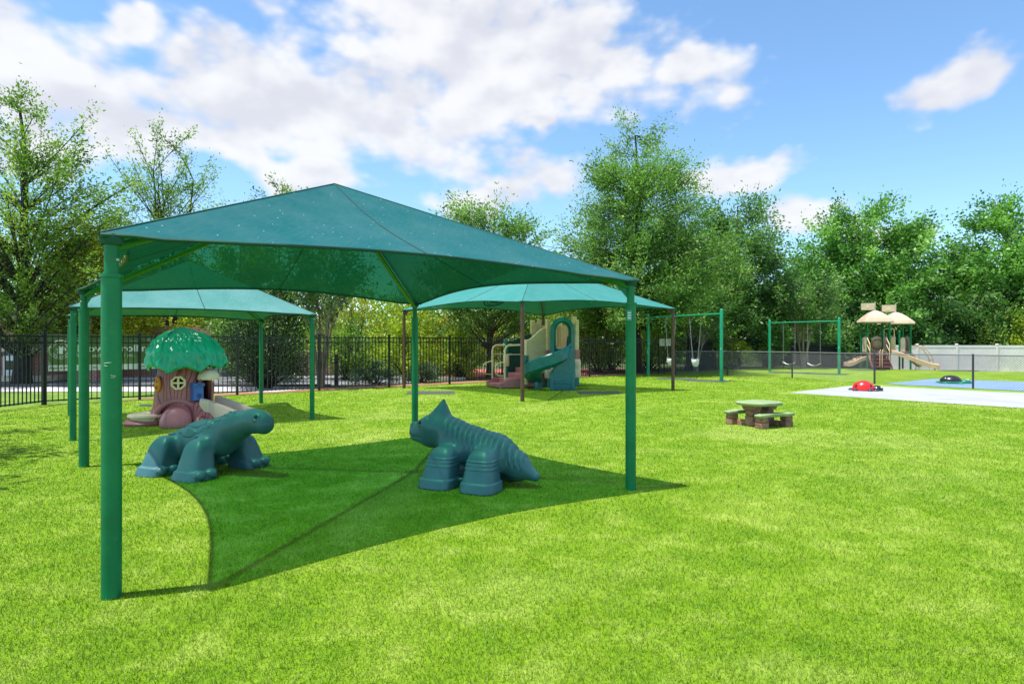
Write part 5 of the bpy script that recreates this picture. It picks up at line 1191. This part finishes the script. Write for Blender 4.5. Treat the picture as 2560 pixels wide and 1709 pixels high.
shrub('large dark glossy holly behind the fence beside the playhouse roof', -8.55, 21.2, 3.5, 1.5, 14000, .085, 'leaf_glossy', 40, ry=1.0)
shrub('lighter green shrub behind the playhouse roof', -10.4, 24.6, 3.4, 1.6, 9000, .11, 'leaf_green', 41)
shrub('low blue green shrub behind the fence beside the wooden post', -5.2, 23.6, .85, .85, 3500, .07, 'leaf_blue', 42)
shrub('low blue green shrub farther along the fence bottom', -3.55, 24.1, .75, .7, 2800, .07, 'leaf_blue', 43)
for i, (x, y, h, r, n, m, lab) in enumerate((
    (-8.2, 31.5, 5.2, 2.2, 7000, 'leaf_yellow', 'tall golden shrub between the two green canopies'),
    (-5.2, 30.2, 4.0, 2.0, 7000, 'leaf_lime', 'yellow green shrub behind the crape myrtle stems'),
    (-4.6, 27.4, 2.3, 1.2, 5000, 'leaf_lime', 'bushy lime shrub behind the low blue green shrubs'),
    (-2.5, 30.8, 4.1, 1.9, 7000, 'leaf_yellow', 'golden shrub behind the thin brown canopy post'),
    (-2.3, 27.2, 2.1, 1.0, 4500, 'leaf_lime', 'lime shrub beside the oak trunk'),
    (.6, 31.6, 3.8, 1.9, 7000, 'leaf_lime', 'lime shrub behind the oak trunk'),
    (2.9, 33.5, 3.6, 1.9, 7000, 'leaf_lime', 'lime shrub directly behind the spiral slide tower'),
    (4.6, 32.6, 3.0, 1.5, 5500, 'leaf_olive', 'olive shrub seen through the pickets beside the spiral slide'),
    (5.6, 35.0, 3.4, 1.8, 6000, 'leaf_yellow', 'golden shrub under the tallest tree'),
    (8.0, 36.0, 3.2, 1.8, 6000, 'leaf_lime', 'lime shrub behind the bucket swing beam'),
    (-7.0, 26.0, 2.4, 1.1, 4000, 'leaf_olive', 'olive shrub behind the holly'))):
    shrub(lab, x, y, h, r, n, .12, m, 50 + i)
shrub('light green rounded bush against the screened fence', 13.0, 36.6, 1.75, 1.2, 6000, .09, 'leaf_lime', 70)
shrub('leafy green shrub hanging over the screened fence by the belt swings', 15.9, 37.9, 3.0, 1.0, 6000, .12, 'leaf_green', 71)
shrub('feathery light green bush above the vinyl fence at the picture edge', 35.6, 43.8, 4.0, 1.8, 7000, .16, 'leaf_lime', 72)
for i in range(7):
    x = 23.5 + 2.9*i; shrub(['dark green shrub above the vinyl fence behind the tan roofs', 'dark shrub over the fence, just past the tan roofs', 'dark shrub over the vinyl fence above the arched ladder', 'dark shrub over the vinyl fence above the turtle', 'dark shrub over the vinyl fence past the turtle', 'dark shrub beside the feathery light bush', 'dark shrub beyond the feathery light bush', 'dark shrub beyond the picture edge', 'last dark shrub along the vinyl fence'][i], x, 46.2 - .35*i + (i % 2), 4.6 + .5*math.sin(i*2.1), 2.3, 5500, .24, 'leaf_dark', 80 + i)

def far_woods():
    g = np.random.default_rng(9); pos = []; tint = []
    for i in range(900):
        a = -1.05 + 2.1*g.random(); d = 58 + 22*g.random(); hmax = 6.2 + 1.8*math.sin(a*9) + 1.2*math.sin(a*23)
        if a < -.3: hmax *= .62
        c = np.array([d*math.sin(a), d*math.cos(a), hmax*g.random()**.8]); p = c + g.normal(0, 1, (55, 3))*np.array([1.3, 1.3, .8]); pos.append(p); tint.append(np.clip(g.normal(.45, .15) + g.normal(0, .15, 55), 0, 1))
    pos = np.concatenate(pos); tint = np.concatenate(tint); pos[:, 2] = np.maximum(pos[:, 2], 0); V, T = leaf_mesh(pos, np.tile(np.array([0, -.5, .3]), (len(pos), 1)), np.full(len(pos), .62), .7, g, tint)
    o = crown_obj('far_woods', V, T, 'leaf_green', None); tag(o, 'far off green woods behind the fences and trees', 'woods'); o['kind'] = 'stuff'
far_woods()
